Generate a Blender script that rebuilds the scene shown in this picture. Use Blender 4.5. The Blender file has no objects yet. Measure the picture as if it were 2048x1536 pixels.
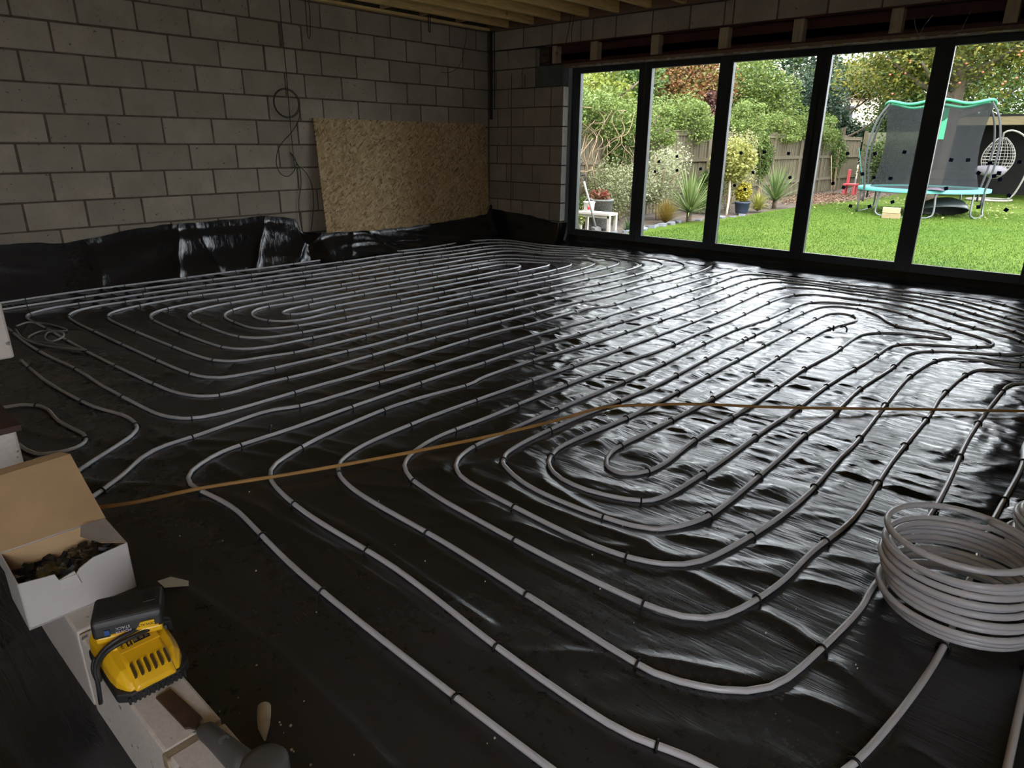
import bpy, bmesh, math, random
import numpy as np
from mathutils import Vector, Matrix

SC = bpy.context.scene
COL = SC.collection
rnd = random.Random(7)

# ------------------------------------------------------------------ camera
CAM_POS = Vector((6.617, -6.903, 1.189))
yaw, pitch, roll = math.radians(-41.795), math.radians(-19.526), math.radians(0.398)
fwd0 = Vector((math.sin(yaw), math.cos(yaw), 0)); right = Vector((math.cos(yaw), -math.sin(yaw), 0))
fwd = fwd0 * math.cos(pitch) + Vector((0, 0, 1)) * math.sin(pitch)
up = right.cross(fwd)
r2 = right * math.cos(roll) + up * math.sin(roll); u2 = -right * math.sin(roll) + up * math.cos(roll)
cd = bpy.data.cameras.new('camera'); cam = bpy.data.objects.new('camera', cd); COL.objects.link(cam)
cd.sensor_fit = 'HORIZONTAL'; cd.sensor_width = 36.0; cd.lens = 36.0 * 1352.6 / 2048; cd.clip_start = .02; cd.clip_end = 300
M = Matrix((r2, u2, -fwd)).transposed().to_4x4(); M.translation = CAM_POS; cam.matrix_world = M
SC.camera = cam

# ------------------------------------------------------------------ sky and exposure
w = bpy.data.worlds.new('overcast_sky'); SC.world = w; w.use_nodes = True
bg = w.node_tree.nodes['Background']; bg.inputs['Color'].default_value = (.90, .92, 1.0, 1); bg.inputs['Strength'].default_value = 2.7
sl = bpy.data.lights.new('hazy_sun', 'SUN'); sl.energy = 1.5; sl.angle = math.radians(35); sl.color = (1, .95, .86)
so = bpy.data.objects.new('hazy_sun', sl); COL.objects.link(so)
so.rotation_euler = Vector((.55, -.55, 1.0)).to_track_quat('Z', 'Y').to_euler()
SC.view_settings.view_transform = 'Standard'; SC.view_settings.look = 'None'; SC.view_settings.gamma = 1
SC.view_settings.use_curve_mapping = False
SC.view_settings.exposure = 2.0
try:
    SC.cycles.max_bounces = 10; SC.cycles.diffuse_bounces = 6; SC.cycles.transparent_max_bounces = 24
except Exception:
    pass

# ------------------------------------------------------------------ helpers: objects
def link(o, parent=None):
    COL.objects.link(o)
    if parent is not None: o.parent = parent
    return o
def tag(o, label, cat, group=None):
    o['label'] = label; o['category'] = cat
    if group: o['group'] = group
    return o
def thing(name, label, cat, loc=(0, 0, 0), rot=(0, 0, 0), group=None):
    o = link(bpy.data.objects.new(name, None)); o.location = loc; o.rotation_euler = rot; o.empty_display_size = .05
    return tag(o, label, cat, group)
def structure(name, me=None, parent=None):
    o = link(bpy.data.objects.new(name, me), parent)
    if parent is None: o['kind'] = 'structure'
    return o

class MB:
    """collects verts and faces into one mesh"""
    def __init__(s): s.v = []; s.f = []
    def add(s, vs, fs):
        n = len(s.v); s.v += [tuple(p) for p in vs]; s.f += [tuple(i + n for i in f) for f in fs]; return s
    def box(s, x0, y0, z0, x1, y1, z1, M=None):
        vs = [(x0, y0, z0), (x1, y0, z0), (x1, y1, z0), (x0, y1, z0), (x0, y0, z1), (x1, y0, z1), (x1, y1, z1), (x0, y1, z1)]
        if M is not None: vs = [tuple(M @ Vector(p)) for p in vs]
        return s.add(vs, [(0, 3, 2, 1), (4, 5, 6, 7), (0, 1, 5, 4), (1, 2, 6, 5), (2, 3, 7, 6), (3, 0, 4, 7)])
    def tube(s, pts, r, seg=8, caps=True, closed=False):
        pts = [Vector(p) for p in pts]; n = len(pts)
        rr = r if isinstance(r, (list, tuple)) else [r] * n
        t0 = (pts[1] - pts[0]).normalized()
        nrm = t0.orthogonal().normalized() if abs(t0.z) > .9 else Vector((0, 0, 1)).cross(t0).normalized()
        rings = []
        for i, p in enumerate(pts):
            if closed: t = pts[(i + 1) % n] - pts[(i - 1) % n]
            else: t = (pts[min(i + 1, n - 1)] - pts[max(i - 1, 0)])
            t = t.normalized() if t.length > 1e-9 else t0
            nrm = (nrm - t * nrm.dot(t)); nrm = nrm.normalized() if nrm.length > 1e-6 else t.orthogonal().normalized()
            b = t.cross(nrm)
            rings.append([p + (nrm * math.cos(2 * math.pi * k / seg) + b * math.sin(2 * math.pi * k / seg)) * rr[i] for k in range(seg)])
        vs = [q for ring in rings for q in ring]; fs = []
        for i in range(n if closed else n - 1):
            j = (i + 1) % n
            for k in range(seg):
                fs.append((i * seg + k, i * seg + (k + 1) % seg, j * seg + (k + 1) % seg, j * seg + k))
        if caps and not closed:
            fs.append(tuple(range(seg))[::-1]); fs.append(tuple((n - 1) * seg + k for k in range(seg)))
        return s.add(vs, fs)
    def lathe(s, prof, c=(0, 0, 0), seg=20, caps=True):
        n = len(prof); vs = []; fs = []
        for r, z in prof:
            for k in range(seg):
                a = 2 * math.pi * k / seg; vs.append((c[0] + r * math.cos(a), c[1] + r * math.sin(a), c[2] + z))
        for i in range(n - 1):
            for k in range(seg): fs.append((i * seg + k, i * seg + (k + 1) % seg, (i + 1) * seg + (k + 1) % seg, (i + 1) * seg + k))
        if caps:
            fs.append(tuple(range(seg))[::-1]); fs.append(tuple((n - 1) * seg + k for k in range(seg)))
        return s.add(vs, fs)
    def prism(s, poly, axis, a0, a1):
        """poly of 2D points extruded along axis 0/1/2"""
        def P(u, v, a): return {0: (a, u, v), 1: (u, a, v), 2: (u, v, a)}[axis]
        n = len(poly); vs = [P(u, v, a0) for u, v in poly] + [P(u, v, a1) for u, v in poly]
        fs = [tuple(range(n))[::-1], tuple(range(n, 2 * n))] + [(i, (i + 1) % n, n + (i + 1) % n, n + i) for i in range(n)]
        return s.add(vs, fs)
    def mesh(s, name, mat=None, smooth=False, bevel=0, seg=2):
        me = bpy.data.meshes.new(name); me.from_pydata(s.v, [], s.f); me.update()
        bm = bmesh.new(); bm.from_mesh(me); bmesh.ops.recalc_face_normals(bm, faces=bm.faces)
        if bevel: bmesh.ops.bevel(bm, geom=list(bm.edges), offset=bevel, segments=seg, profile=.5, affect='EDGES', clamp_overlap=True)
        bm.to_mesh(me); bm.free()
        if mat: me.materials.append(mat)
        if smooth: me.polygons.foreach_set('use_smooth', [True] * len(me.polygons))
        return me
    def obj(s, name, mat=None, parent=None, smooth=False, bevel=0, seg=2):
        return link(bpy.data.objects.new(name, s.mesh(name, mat, smooth, bevel, seg)), parent)

def np_mesh(name, V, F, mat, smooth=False):
    """quads from numpy arrays"""
    me = bpy.data.meshes.new(name); V = np.asarray(V, np.float32); F = np.asarray(F, np.int32); k = F.shape[1]
    me.vertices.add(len(V)); me.vertices.foreach_set('co', V.ravel())
    me.loops.add(F.size); me.loops.foreach_set('vertex_index', F.ravel())
    me.polygons.add(len(F)); me.polygons.foreach_set('loop_start', np.arange(0, F.size, k, dtype=np.int32))
    me.polygons.foreach_set('loop_total', np.full(len(F), k, np.int32))
    if smooth: me.polygons.foreach_set('use_smooth', np.ones(len(F), bool))
    me.materials.append(mat); me.update(calc_edges=True); me.validate(); return me
def copy_part(me, name, parent, loc=(0, 0, 0), rot=(0, 0, 0)):
    o = link(bpy.data.objects.new(name, me), parent); o.location = loc; o.rotation_euler = rot; return o
def catmull(pts, step):
    pts = [Vector(p) for p in pts]; out = []; n = len(pts)
    ext = [pts[0] * 2 - pts[1]] + pts + [pts[-1] * 2 - pts[-2]]
    for i in range(n - 1):
        p0, p1, p2, p3 = ext[i:i + 4]
        m = max(1, int((p2 - p1).length / step)); ts = [0.0]
        for a, b in ((p0, p1), (p1, p2), (p2, p3)): ts.append(ts[-1] + max((b - a).length, 1e-4) ** .5)
        for q in range(m):
            t = ts[1] + (ts[2] - ts[1]) * q / m
            A1 = p0 * ((ts[1] - t) / (ts[1] - ts[0])) + p1 * ((t - ts[0]) / (ts[1] - ts[0]))
            A2 = p1 * ((ts[2] - t) / (ts[2] - ts[1])) + p2 * ((t - ts[1]) / (ts[2] - ts[1]))
            A3 = p2 * ((ts[3] - t) / (ts[3] - ts[2])) + p3 * ((t - ts[2]) / (ts[3] - ts[2]))
            B1 = A1 * ((ts[2] - t) / (ts[2] - ts[0])) + A2 * ((t - ts[0]) / (ts[2] - ts[0]))
            B2 = A2 * ((ts[3] - t) / (ts[3] - ts[1])) + A3 * ((t - ts[1]) / (ts[3] - ts[1]))
            out.append(B1 * ((ts[2] - t) / (ts[2] - ts[1])) + B2 * ((t - ts[1]) / (ts[2] - ts[1])))
    out.append(pts[-1]); return out
_rt = np.random.RandomState(3).rand(256, 256)
def vnoise(x, y):
    xi = np.floor(x).astype(int); yi = np.floor(y).astype(int); fx = x - xi; fy = y - yi
    fx = fx * fx * (3 - 2 * fx); fy = fy * fy * (3 - 2 * fy)
    g = lambda i, j: _rt[i & 255, j & 255]
    return (g(xi, yi) * (1 - fx) + g(xi + 1, yi) * fx) * (1 - fy) + (g(xi, yi + 1) * (1 - fx) + g(xi + 1, yi + 1) * fx) * fy

# ------------------------------------------------------------------ helpers: materials
def nodes(name):
    m = bpy.data.materials.new(name); m.use_nodes = True; nt = m.node_tree
    return m, nt, nt.nodes['Principled BSDF']
def N(nt, t, **kw):
    n = nt.nodes.new(t)
    for k, v in kw.items():
        if k in n.inputs: n.inputs[k].default_value = v
        else: setattr(n, k, v)
    return n
def ramp(nt, fac, stops):
    r = N(nt, 'ShaderNodeValToRGB'); e = r.color_ramp.elements
    while len(e) > 1: e.remove(e[-1])
    e[0].position = stops[0][0]; e[0].color = (*stops[0][1], 1)
    for p, c in stops[1:]:
        q = e.new(p); q.color = (*c, 1)
    nt.links.new(fac, r.inputs['Fac']); return r.outputs['Color']
def coords(nt, scale=(1, 1, 1), kind='Object', rot=(0, 0, 0)):
    tc = N(nt, 'ShaderNodeTexCoord'); mp = N(nt, 'ShaderNodeMapping'); mp.inputs['Scale'].default_value = scale; mp.inputs['Rotation'].default_value = rot
    nt.links.new(tc.outputs[kind], mp.inputs['Vector']); return mp.outputs['Vector']
def noise(nt, vec, scale, detail=4, rough=.55, dist=0):
    n = N(nt, 'ShaderNodeTexNoise', Scale=scale, Detail=detail, Roughness=rough, Distortion=dist)
    nt.links.new(vec, n.inputs['Vector']); return n.outputs['Fac']
def mix(nt, fac, a, b, mode='MIX'):
    m = N(nt, 'ShaderNodeMix', data_type='RGBA', blend_type=mode)
    def put(s, v):
        if isinstance(v, (tuple, list)): s.default_value = (*v, 1) if len(v) == 3 else v
        elif isinstance(v, (int, float)): s.default_value = v
        else: nt.links.new(v, s)
    put(m.inputs[0], fac); put(m.inputs[6], a); put(m.inputs[7], b); return m.outputs[2]
def bump(nt, bsdf, h, strength, dist=.01):
    b = N(nt, 'ShaderNodeBump', Strength=strength, Distance=dist); nt.links.new(h, b.inputs['Height']); nt.links.new(b.outputs['Normal'], bsdf.inputs['Normal'])
def plain(name, c, rough=.6, var=.15, scale=8, bmp=.1, metal=0, coordk='Object', spec=.5):
    """one colour with fine grain, blotches and relief"""
    m, nt, b = nodes(name); v = coords(nt, kind=coordk)
    f = noise(nt, v, scale); lo = tuple(x * (1 - var) for x in c); hi = tuple(min(1, x * (1 + var)) for x in c)
    nt.links.new(ramp(nt, f, [(.3, lo), (.7, hi)]), b.inputs['Base Color'])
    b.inputs['Roughness'].default_value = rough; b.inputs['Metallic'].default_value = metal; b.inputs['Specular IOR Level'].default_value = spec
    if bmp: bump(nt, b, noise(nt, v, scale * 12, 3), bmp, .002)
    return m
def leafmat(name, cols, rough=.55, trans=.25):
    """each leaf takes a colour of its own; light passes through"""
    m, nt, b = nodes(name); g = N(nt, 'ShaderNodeNewGeometry')
    st = [(i / max(1, len(cols) - 1), tuple(x * .52 for x in c)) for i, c in enumerate(cols)]
    col = ramp(nt, g.outputs['Random Per Island'], st)
    nt.links.new(col, b.inputs['Base Color']); b.inputs['Roughness'].default_value = rough; b.inputs['Specular IOR Level'].default_value = .3
    t = N(nt, 'ShaderNodeBsdfTranslucent'); nt.links.new(col, t.inputs['Color']); mx = N(nt, 'ShaderNodeMixShader'); mx.inputs[0].default_value = trans
    nt.links.new(b.outputs[0], mx.inputs[1]); nt.links.new(t.outputs[0], mx.inputs[2]); nt.links.new(mx.outputs[0], nt.nodes['Material Output'].inputs['Surface'])
    return m

def block_material(name, c, stain=.55):
    m, nt, b = nodes(name); oi = N(nt, 'ShaderNodeObjectInfo'); tc = N(nt, 'ShaderNodeTexCoord')
    off = N(nt, 'ShaderNodeVectorMath', operation='MULTIPLY_ADD'); nt.links.new(oi.outputs['Random'], off.inputs[0]); off.inputs[1].default_value = (37, 91, 53)
    nt.links.new(tc.outputs['Object'], off.inputs[2])
    v = off.outputs[0]
    tone = ramp(nt, oi.outputs['Random'], [(0, tuple(x * .82 for x in c)), (.5, c), (1, tuple(min(1, x * 1.12) for x in c))])
    big = noise(nt, v, 3.2, 4, .6); fine = noise(nt, v, 90, 3)
    col = mix(nt, ramp(nt, big, [(.35, (0, 0, 0)), (.68, (stain,) * 3)]), tone, tuple(x * .55 for x in c))
    col = mix(nt, ramp(nt, fine, [(.3, (0, 0, 0)), (.75, (.35,) * 3)]), col, tuple(x * .6 for x in c))
    spots = noise(nt, v, 34, 2, .5)
    col = mix(nt, ramp(nt, spots, [(.70, (0, 0, 0)), (.74, (.75,) * 3)]), col, (.05, .045, .04))
    nt.links.new(col, b.inputs['Base Color']); b.inputs['Roughness'].default_value = .92
    bump(nt, b, fine, .35, .003); return m
M_BLOCK = block_material('concrete_block', (.43, .362, .275))
M_AERATED = block_material('aerated_block', (.62, .565, .495), .22)
M_MORTAR = plain('mortar', (.115, .088, .062), .95, .35, 14, .5)
M_PAD = plain('padstone', (.10, .11, .095), .9, .25, 6, .3)
M_STEEL = plain('red_oxide_steel', (.075, .022, .018), .55, .25, 5, .1)

def wood(name, c, scale=(1, 14, 14), rough=.6):
    m, nt, b = nodes(name); oi = N(nt, 'ShaderNodeObjectInfo'); tc = N(nt, 'ShaderNodeTexCoord')
    off = N(nt, 'ShaderNodeVectorMath', operation='MULTIPLY_ADD'); nt.links.new(oi.outputs['Random'], off.inputs[0]); off.inputs[1].default_value = (17, 9, 23); nt.links.new(tc.outputs['Object'], off.inputs[2])
    mp = N(nt, 'ShaderNodeMapping'); mp.inputs['Scale'].default_value = scale; nt.links.new(off.outputs[0], mp.inputs['Vector'])
    g = noise(nt, mp.outputs[0], 3, 6, .65, 1.2)
    col = ramp(nt, g, [(.3, tuple(x * .68 for x in c)), (.55, c), (.75, tuple(min(1, x * 1.15) for x in c))])
    knots = N(nt, 'ShaderNodeTexVoronoi', Scale=2.2); nt.links.new(off.outputs[0], knots.inputs['Vector'])
    col = mix(nt, ramp(nt, knots.outputs['Distance'], [(.03, (.8,) * 3), (.07, (0, 0, 0))]), col, tuple(x * .35 for x in c))
    nt.links.new(col, b.inputs['Base Color']); b.inputs['Roughness'].default_value = rough; bump(nt, b, g, .15, .002); return m
M_PINE = wood('sawn_pine', (.80, .55, .22), (14, 1, 14))
M_PINEX = wood('sawn_pine_long', (.76, .56, .30), (1, 14, 14))
M_DECK = wood('roof_deck', (.88, .70, .26), (3, 3, 3))
M_PACK = wood('packer_timber', (.48, .38, .24), (14, 14, 1))
M_HEAD = wood('head_timber', (.24, .15, .09), (1, 14, 14))

def polythene():
    m, nt, b = nodes('black_polythene'); v = coords(nt); vw = coords(nt, (2.2, 15, 8), rot=(0, 0, -.15))
    dust = noise(nt, v, .55, 5, .6); fine = noise(nt, v, 26, 4, .7)
    sep = N(nt, 'ShaderNodeSeparateXYZ'); tc = N(nt, 'ShaderNodeTexCoord'); nt.links.new(tc.outputs['Object'], sep.inputs[0])
    nr = N(nt, 'ShaderNodeMapRange'); nt.links.new(sep.outputs['Y'], nr.inputs['Value'])        # trodden, dusty end of the room by the low wall
    nr.inputs['From Min'].default_value = -7.2; nr.inputs['From Max'].default_value = -4.2
    nrc = ramp(nt, nr.outputs[0], [(0, (.12,) * 3), (.18, (.15,) * 3), (.22, (1,) * 3), (.95, (.12,) * 3)])
    near = N(nt, 'ShaderNodeMath', operation='MULTIPLY'); near.inputs[1].default_value = 1.0; nt.links.new(nrc, near.inputs[0])
    mul = N(nt, 'ShaderNodeMath', operation='MULTIPLY'); nt.links.new(near.outputs[0], mul.inputs[0])
    nt.links.new(ramp(nt, dust, [(.25, (.35,) * 3), (.65, (1,) * 3)]), mul.inputs[1])
    mul2 = N(nt, 'ShaderNodeMath', operation='MULTIPLY'); nt.links.new(mul.outputs[0], mul2.inputs[0]); nt.links.new(ramp(nt, fine, [(.3, (.62,) * 3), (.75, (1,) * 3)]), mul2.inputs[1])
    col = mix(nt, mul2.outputs[0], (.010, .010, .012), (.060, .056, .057))
    nt.links.new(col, b.inputs['Base Color'])
    rg = N(nt, 'ShaderNodeMapRange'); nt.links.new(mul2.outputs[0], rg.inputs['Value']); rg.inputs['To Min'].default_value = .17; rg.inputs['To Max'].default_value = .40
    nt.links.new(rg.outputs[0], b.inputs['Roughness']); b.inputs['Specular IOR Level'].default_value = .75
    h1 = noise(nt, vw, 1.6, 5, .62, 1.6); bump(nt, b, h1, .55, .012)
    bs = N(nt, 'ShaderNodeMapRange'); nt.links.new(near.outputs[0], bs.inputs['Value']); bs.inputs['To Min'].default_value = .34; bs.inputs['To Max'].default_value = .05
    nt.links.new(bs.outputs[0], [n for n in nt.nodes if n.bl_idname == 'ShaderNodeBump'][0].inputs['Strength'])
    return m
M_POLY = polythene()

def osb():
    m, nt, b = nodes('osb_flakes'); base = None
    for i, (ang, sc) in enumerate(((.3, 1), (1.4, .9), (2.5, 1.1))):
        v0 = coords(nt, rot=(ang, 0, 0)); mp = N(nt, 'ShaderNodeMapping'); mp.inputs['Scale'].default_value = (1, 15 * sc, 62 * sc); nt.links.new(v0, mp.inputs['Vector']); v = mp.outputs[0]
        wv = noise(nt, coords(nt), 12, 2); ad = N(nt, 'ShaderNodeVectorMath', operation='ADD')
        cm = N(nt, 'ShaderNodeVectorMath', operation='SCALE'); cm.inputs['Scale'].default_value = 1.2; nt.links.new(wv, cm.inputs[0]); nt.links.new(v, ad.inputs[0]); nt.links.new(cm.outputs[0], ad.inputs[1])
        vo = N(nt, 'ShaderNodeTexVoronoi', Scale=1.0); nt.links.new(ad.outputs[0], vo.inputs['Vector'])
        se = N(nt, 'ShaderNodeSeparateColor'); nt.links.new(vo.outputs['Color'], se.inputs[0])
        c = ramp(nt, se.outputs[0], [(0, (.20, .115, .045)), (.25, (.40, .26, .11)), (.65, (.50, .345, .165)), (1, (.62, .46, .25))])
        if base is None: base = c; hh = se.outputs[0]
        else: base = mix(nt, ramp(nt, se.outputs[1], [(.5, (0, 0, 0)), (.52, (1, 1, 1))]), base, c)
    nt.links.new(base, b.inputs['Base Color']); b.inputs['Roughness'].default_value = .7; bump(nt, b, hh, .2, .002); return m
M_OSB = osb()

M_PIPE = plain('grey_pex', (.70, .695, .715), .25, .05, 5, .02, spec=.5)
M_CLIP = plain('black_clip', (.008, .008, .009), .45, .1, 20, 0)
M_COPPER = plain('tan_coated_pipe', (.50, .27, .075), .5, .12, 6, .1)
M_ANTH = plain('anthracite_frame', (.030, .036, .037), .38, .08, 4, .02)
M_GASKET = plain('grey_gasket', (.25, .26, .26), .4, .05, 6, 0)
M_CLOSER = plain('grey_closer', (.30, .31, .31), .6, .08, 6, .05)
M_CABLE = plain('dark_cable', (.02, .018, .016), .5, .1, 8, 0)
M_GCABLE = plain('grey_cable', (.33, .31, .29), .5, .1, 8, 0)
M_CARD = plain('brown_card', (.50, .34, .175), .85, .10, 7, .12)
M_WHITECARD = plain('white_card', (.50, .475, .45), .8, .06, 9, .12)
M_YEL = plain('yellow_plastic', (.80, .46, .012), .38, .05, 9, .05)
M_BLK = plain('black_plastic', (.022, .021, .020), .5, .2, 12, .12)
M_GRYP = plain('grey_plastic', (.085, .082, .078), .5, .15, 14, .2)
M_RUST = plain('dull_steel_blade', (.085, .055, .042), .42, .35, 18, .2, metal=.5)
M_INK = plain('ink', (.012, .012, .012), .5, 0, 5, 0)
M_LILAC = plain('printed_grey', (.52, .50, .55), .5, 0, 5, 0)
M_BLUE = plain('blue_print', (.03, .09, .25), .5, 0, 5, 0)
M_PAPER = plain('cream_paper', (.72, .70, .58), .8, .06, 9, .1)
M_PALEWOOD = plain('pale_wood', (.60, .49, .36), .75, .15, 22, .2)
def clear_film():
    m, nt, b = nodes('clear_film'); tr = N(nt, 'ShaderNodeBsdfTransparent'); gl = N(nt, 'ShaderNodeBsdfGlossy'); gl.inputs['Roughness'].default_value = .12
    mx = N(nt, 'ShaderNodeMixShader'); mx.inputs[0].default_value = .22; nt.links.new(tr.outputs[0], mx.inputs[1]); nt.links.new(gl.outputs[0], mx.inputs[2])
    nt.links.new(mx.outputs[0], nt.nodes['Material Output'].inputs['Surface']); return m
def window_glass():
    m, nt, b = nodes('window_glass'); tr = N(nt, 'ShaderNodeBsdfTransparent'); tr.inputs['Color'].default_value = (.93, .95, .94, 1)
    gl = N(nt, 'ShaderNodeBsdfGlossy'); gl.inputs['Roughness'].default_value = .01; fr = N(nt, 'ShaderNodeFresnel', IOR=1.45)
    mx = N(nt, 'ShaderNodeMixShader'); nt.links.new(fr.outputs[0], mx.inputs[0]); nt.links.new(tr.outputs[0], mx.inputs[1]); nt.links.new(gl.outputs[0], mx.inputs[2])
    nt.links.new(mx.outputs[0], nt.nodes['Material Output'].inputs['Surface']); return m
M_GLASS = window_glass(); M_FILM = clear_film()
# ================================================================== heating pipes (paths on the floor in mm)
PIPE_C1 = "537,-5813 489,-5185 481,-5005 501,-4315 541,-3657 519,-3148 525,-2608 506,-2251 514,-2102 555,-1745 572,-1535 578,-1296 569,-846 575,-759 592,-675 624,-601 656,-559 718,-510 793,-477 877,-458 994,-449 1143,-454 1349,-474 1462,-470 1568,-436 1769,-318 1848,-281 1931,-255 2018,-240 2135,-238 2431,-260 2850,-263 2939,-269 3025,-284 3079,-301 3129,-327 3175,-359 3214,-399 3248,-445 3274,-496 3311,-607 3338,-784 3352,-1023 3354,-1233 3342,-1532 3352,-1951 3337,-2280 3292,-2789 3276,-3088 3251,-3928 3256,-4078 3282,-4376 3284,-4496 3263,-5066 3230,-5334 3209,-5388 3192,-5411 3146,-5447 3091,-5469 2974,-5490 2824,-5501 2464,-5512 1384,-5531 1176,-5519 1119,-5507 1066,-5486 1019,-5456 981,-5415 952,-5367 932,-5314 921,-5257 914,-5169 916,-4660 924,-4541 955,-4306 944,-3948 961,-3108 956,-2898 929,-2632 924,-2513 932,-2333 985,-1645 985,-1496 968,-1198 973,-1110 983,-1054 1009,-973 1052,-904 1110,-850 1157,-825 1264,-801 1498,-796 1610,-777 1688,-746 1836,-656 1914,-617 1969,-597 2054,-577 2231,-557 2470,-545 2618,-555 2730,-583 2803,-622 2845,-658 2880,-701 2920,-777 2951,-889 2974,-1127 2983,-1517 2963,-1876 2951,-2295 2895,-3284 2886,-3704 2888,-4274 2863,-4843 2853,-4932 2821,-5014 2786,-5061 2740,-5096 2657,-5125 2509,-5145 2329,-5153 2059,-5155 1729,-5148 1640,-5139 1554,-5119 1501,-5096 1456,-5064 1419,-5022 1393,-4971 1374,-4917 1357,-4829 1345,-4680 1353,-4412 1339,-4177 1361,-3790 1354,-3371 1355,-2951 1346,-2622 1361,-2113 1344,-1725 1353,-1576 1380,-1430 1404,-1345 1438,-1269 1486,-1206 1527,-1173 1602,-1139 1799,-1089 1880,-1060 1956,-1020 2124,-911 2202,-883 2257,-876 2312,-878 2389,-901 2455,-947 2506,-1013 2542,-1091 2574,-1204 2595,-1322 2611,-1471 2620,-1651 2622,-1831 2589,-2850 2574,-3810 2577,-4140 2565,-4320 2537,-4528 2516,-4615 2480,-4695 2444,-4738 2396,-4767 2341,-4782 2282,-4788 2043,-4779 1956,-4763 1901,-4743 1852,-4713 1811,-4674 1779,-4627 1755,-4574 1739,-4518 1727,-4431 1708,-4162 1701,-3952 1700,-3142 1680,-1972 1689,-1735 1700,-1679 1718,-1627 1744,-1581 1780,-1542 1847,-1495 2041,-1388 2085,-1368 2127,-1360 2166,-1368 2199,-1391 2231,-1453 2246,-1533 2262,-1829 2261,-1948 2238,-2186 2230,-2366 2230,-3446 2214,-3925 2219,-4045 2245,-4222 2248,-4308 2234,-4361 2206,-4402 2166,-4421 2124,-4413 2105,-4399 2076,-4359 2058,-4306 2045,-4219 2027,-3980 2025,-3500 2069,-3023 2090,-2633 2097,-2334 2086,-2038 2095,-1833 2084,-1750 2053,-1681 2038,-1664 2002,-1640 1962,-1632 1923,-1643 1906,-1655 1877,-1689 1852,-1759 1843,-1843 1872,-2682 1894,-3912 1888,-4121 1861,-4386 1878,-4467 1890,-4492 1925,-4535 1995,-4584 2049,-4604 2106,-4615 2165,-4615 2223,-4606 2304,-4576 2350,-4543 2369,-4522 2395,-4473 2401,-4446 2404,-4388 2384,-4211 2380,-4091 2406,-3642 2431,-2532 2456,-2083 2452,-1753 2427,-1455 2413,-1367 2390,-1284 2353,-1215 2318,-1182 2275,-1163 2227,-1157 2153,-1173 1976,-1251 1784,-1312 1709,-1349 1667,-1382 1619,-1445 1599,-1496 1585,-1551 1573,-1668 1544,-2357 1546,-3047 1538,-4427 1546,-4606 1575,-4752 1596,-4805 1626,-4853 1667,-4891 1715,-4920 1771,-4938 1858,-4952 2308,-4967 2397,-4962 2485,-4947 2568,-4916 2614,-4882 2665,-4811 2691,-4727 2712,-4579 2723,-4399 2710,-3950 2714,-3530 2742,-2390 2767,-1941 2753,-1221 2745,-1072 2727,-954 2703,-871 2664,-796 2629,-756 2586,-723 2511,-691 2426,-676 2309,-675 2221,-686 2135,-707 2053,-738 1865,-827 1754,-866 1667,-883 1433,-911 1352,-934 1305,-959 1265,-992 1234,-1033 1206,-1108 1196,-1191 1197,-1516 1155,-1934 1144,-2144 1145,-2384 1166,-3043 1162,-3193 1131,-3642 1141,-4181 1132,-4299 1100,-4536 1091,-4686 1100,-4865 1137,-5071 1172,-5182 1199,-5231 1235,-5272 1307,-5315 1420,-5342 1629,-5350 2439,-5329 2709,-5315 2798,-5304 2884,-5281 2935,-5252 2977,-5212 3005,-5161 3030,-5046 3074,-4903 3086,-4784 3079,-4215 3088,-3434 3112,-3075 3131,-2566 3172,-1877 3181,-1607 3178,-1337 3166,-1067 3150,-888 3126,-741 3091,-629 3034,-532 2974,-478 2901,-445 2791,-424 2527,-401 2079,-408 1963,-425 1880,-452 1800,-488 1619,-586 1510,-623 1396,-635 1101,-627 990,-644 942,-663 885,-709 857,-749 839,-798 825,-908 815,-1265 755,-1892 736,-2312 739,-2582 768,-3031 771,-3271 749,-4020 722,-4379 710,-4856 723,-5085 724,-5352 733,-5440 751,-5527 770,-5582 797,-5630 852,-5687 927,-5717 1012,-5726 1371,-5718 2272,-5717 3081,-5682 3230,-5667 3317,-5645 3397,-5606 3437,-5564 3450,-5538 3463,-5480 3456,-5271 3474,-5032 3444,-4253 3463,-3263 3463,-2843 3473,-2693 3516,-2427 3526,-2308 3515,-1678 3545,-1320 3550,-1141 3543,-841 3527,-601 3506,-453 3467,-278"
PIPE_C1B = "272,-5755 227,-5277 222,-5008 248,-4348 251,-3928 282,-3542 271,-3002 275,-2792 319,-2135 380,-1721 394,-1572 391,-1423 350,-1036 341,-827 352,-649 387,-509 425,-434 476,-373 541,-329 618,-304 761,-293 1088,-310 1265,-301 1411,-273 1669,-198 1844,-159 2021,-138 2316,-132 2434,-114 2608,-72"
PIPE_P19 = "1166,-5886 1556,-5906 1886,-5909 2127,-5901 2456,-5875 2907,-5873 3387,-5850 3476,-5842 3563,-5819 3615,-5791 3638,-5771 3669,-5723 3684,-5665 3692,-5575 3685,-5125 3689,-4945 3635,-4045 3630,-3775 3636,-3655 3661,-3417 3659,-3086 3664,-2817 3679,-2734 3726,-2614 3737,-2533 3732,-2204 3735,-1123 3748,-492 3745,-282"
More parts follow.
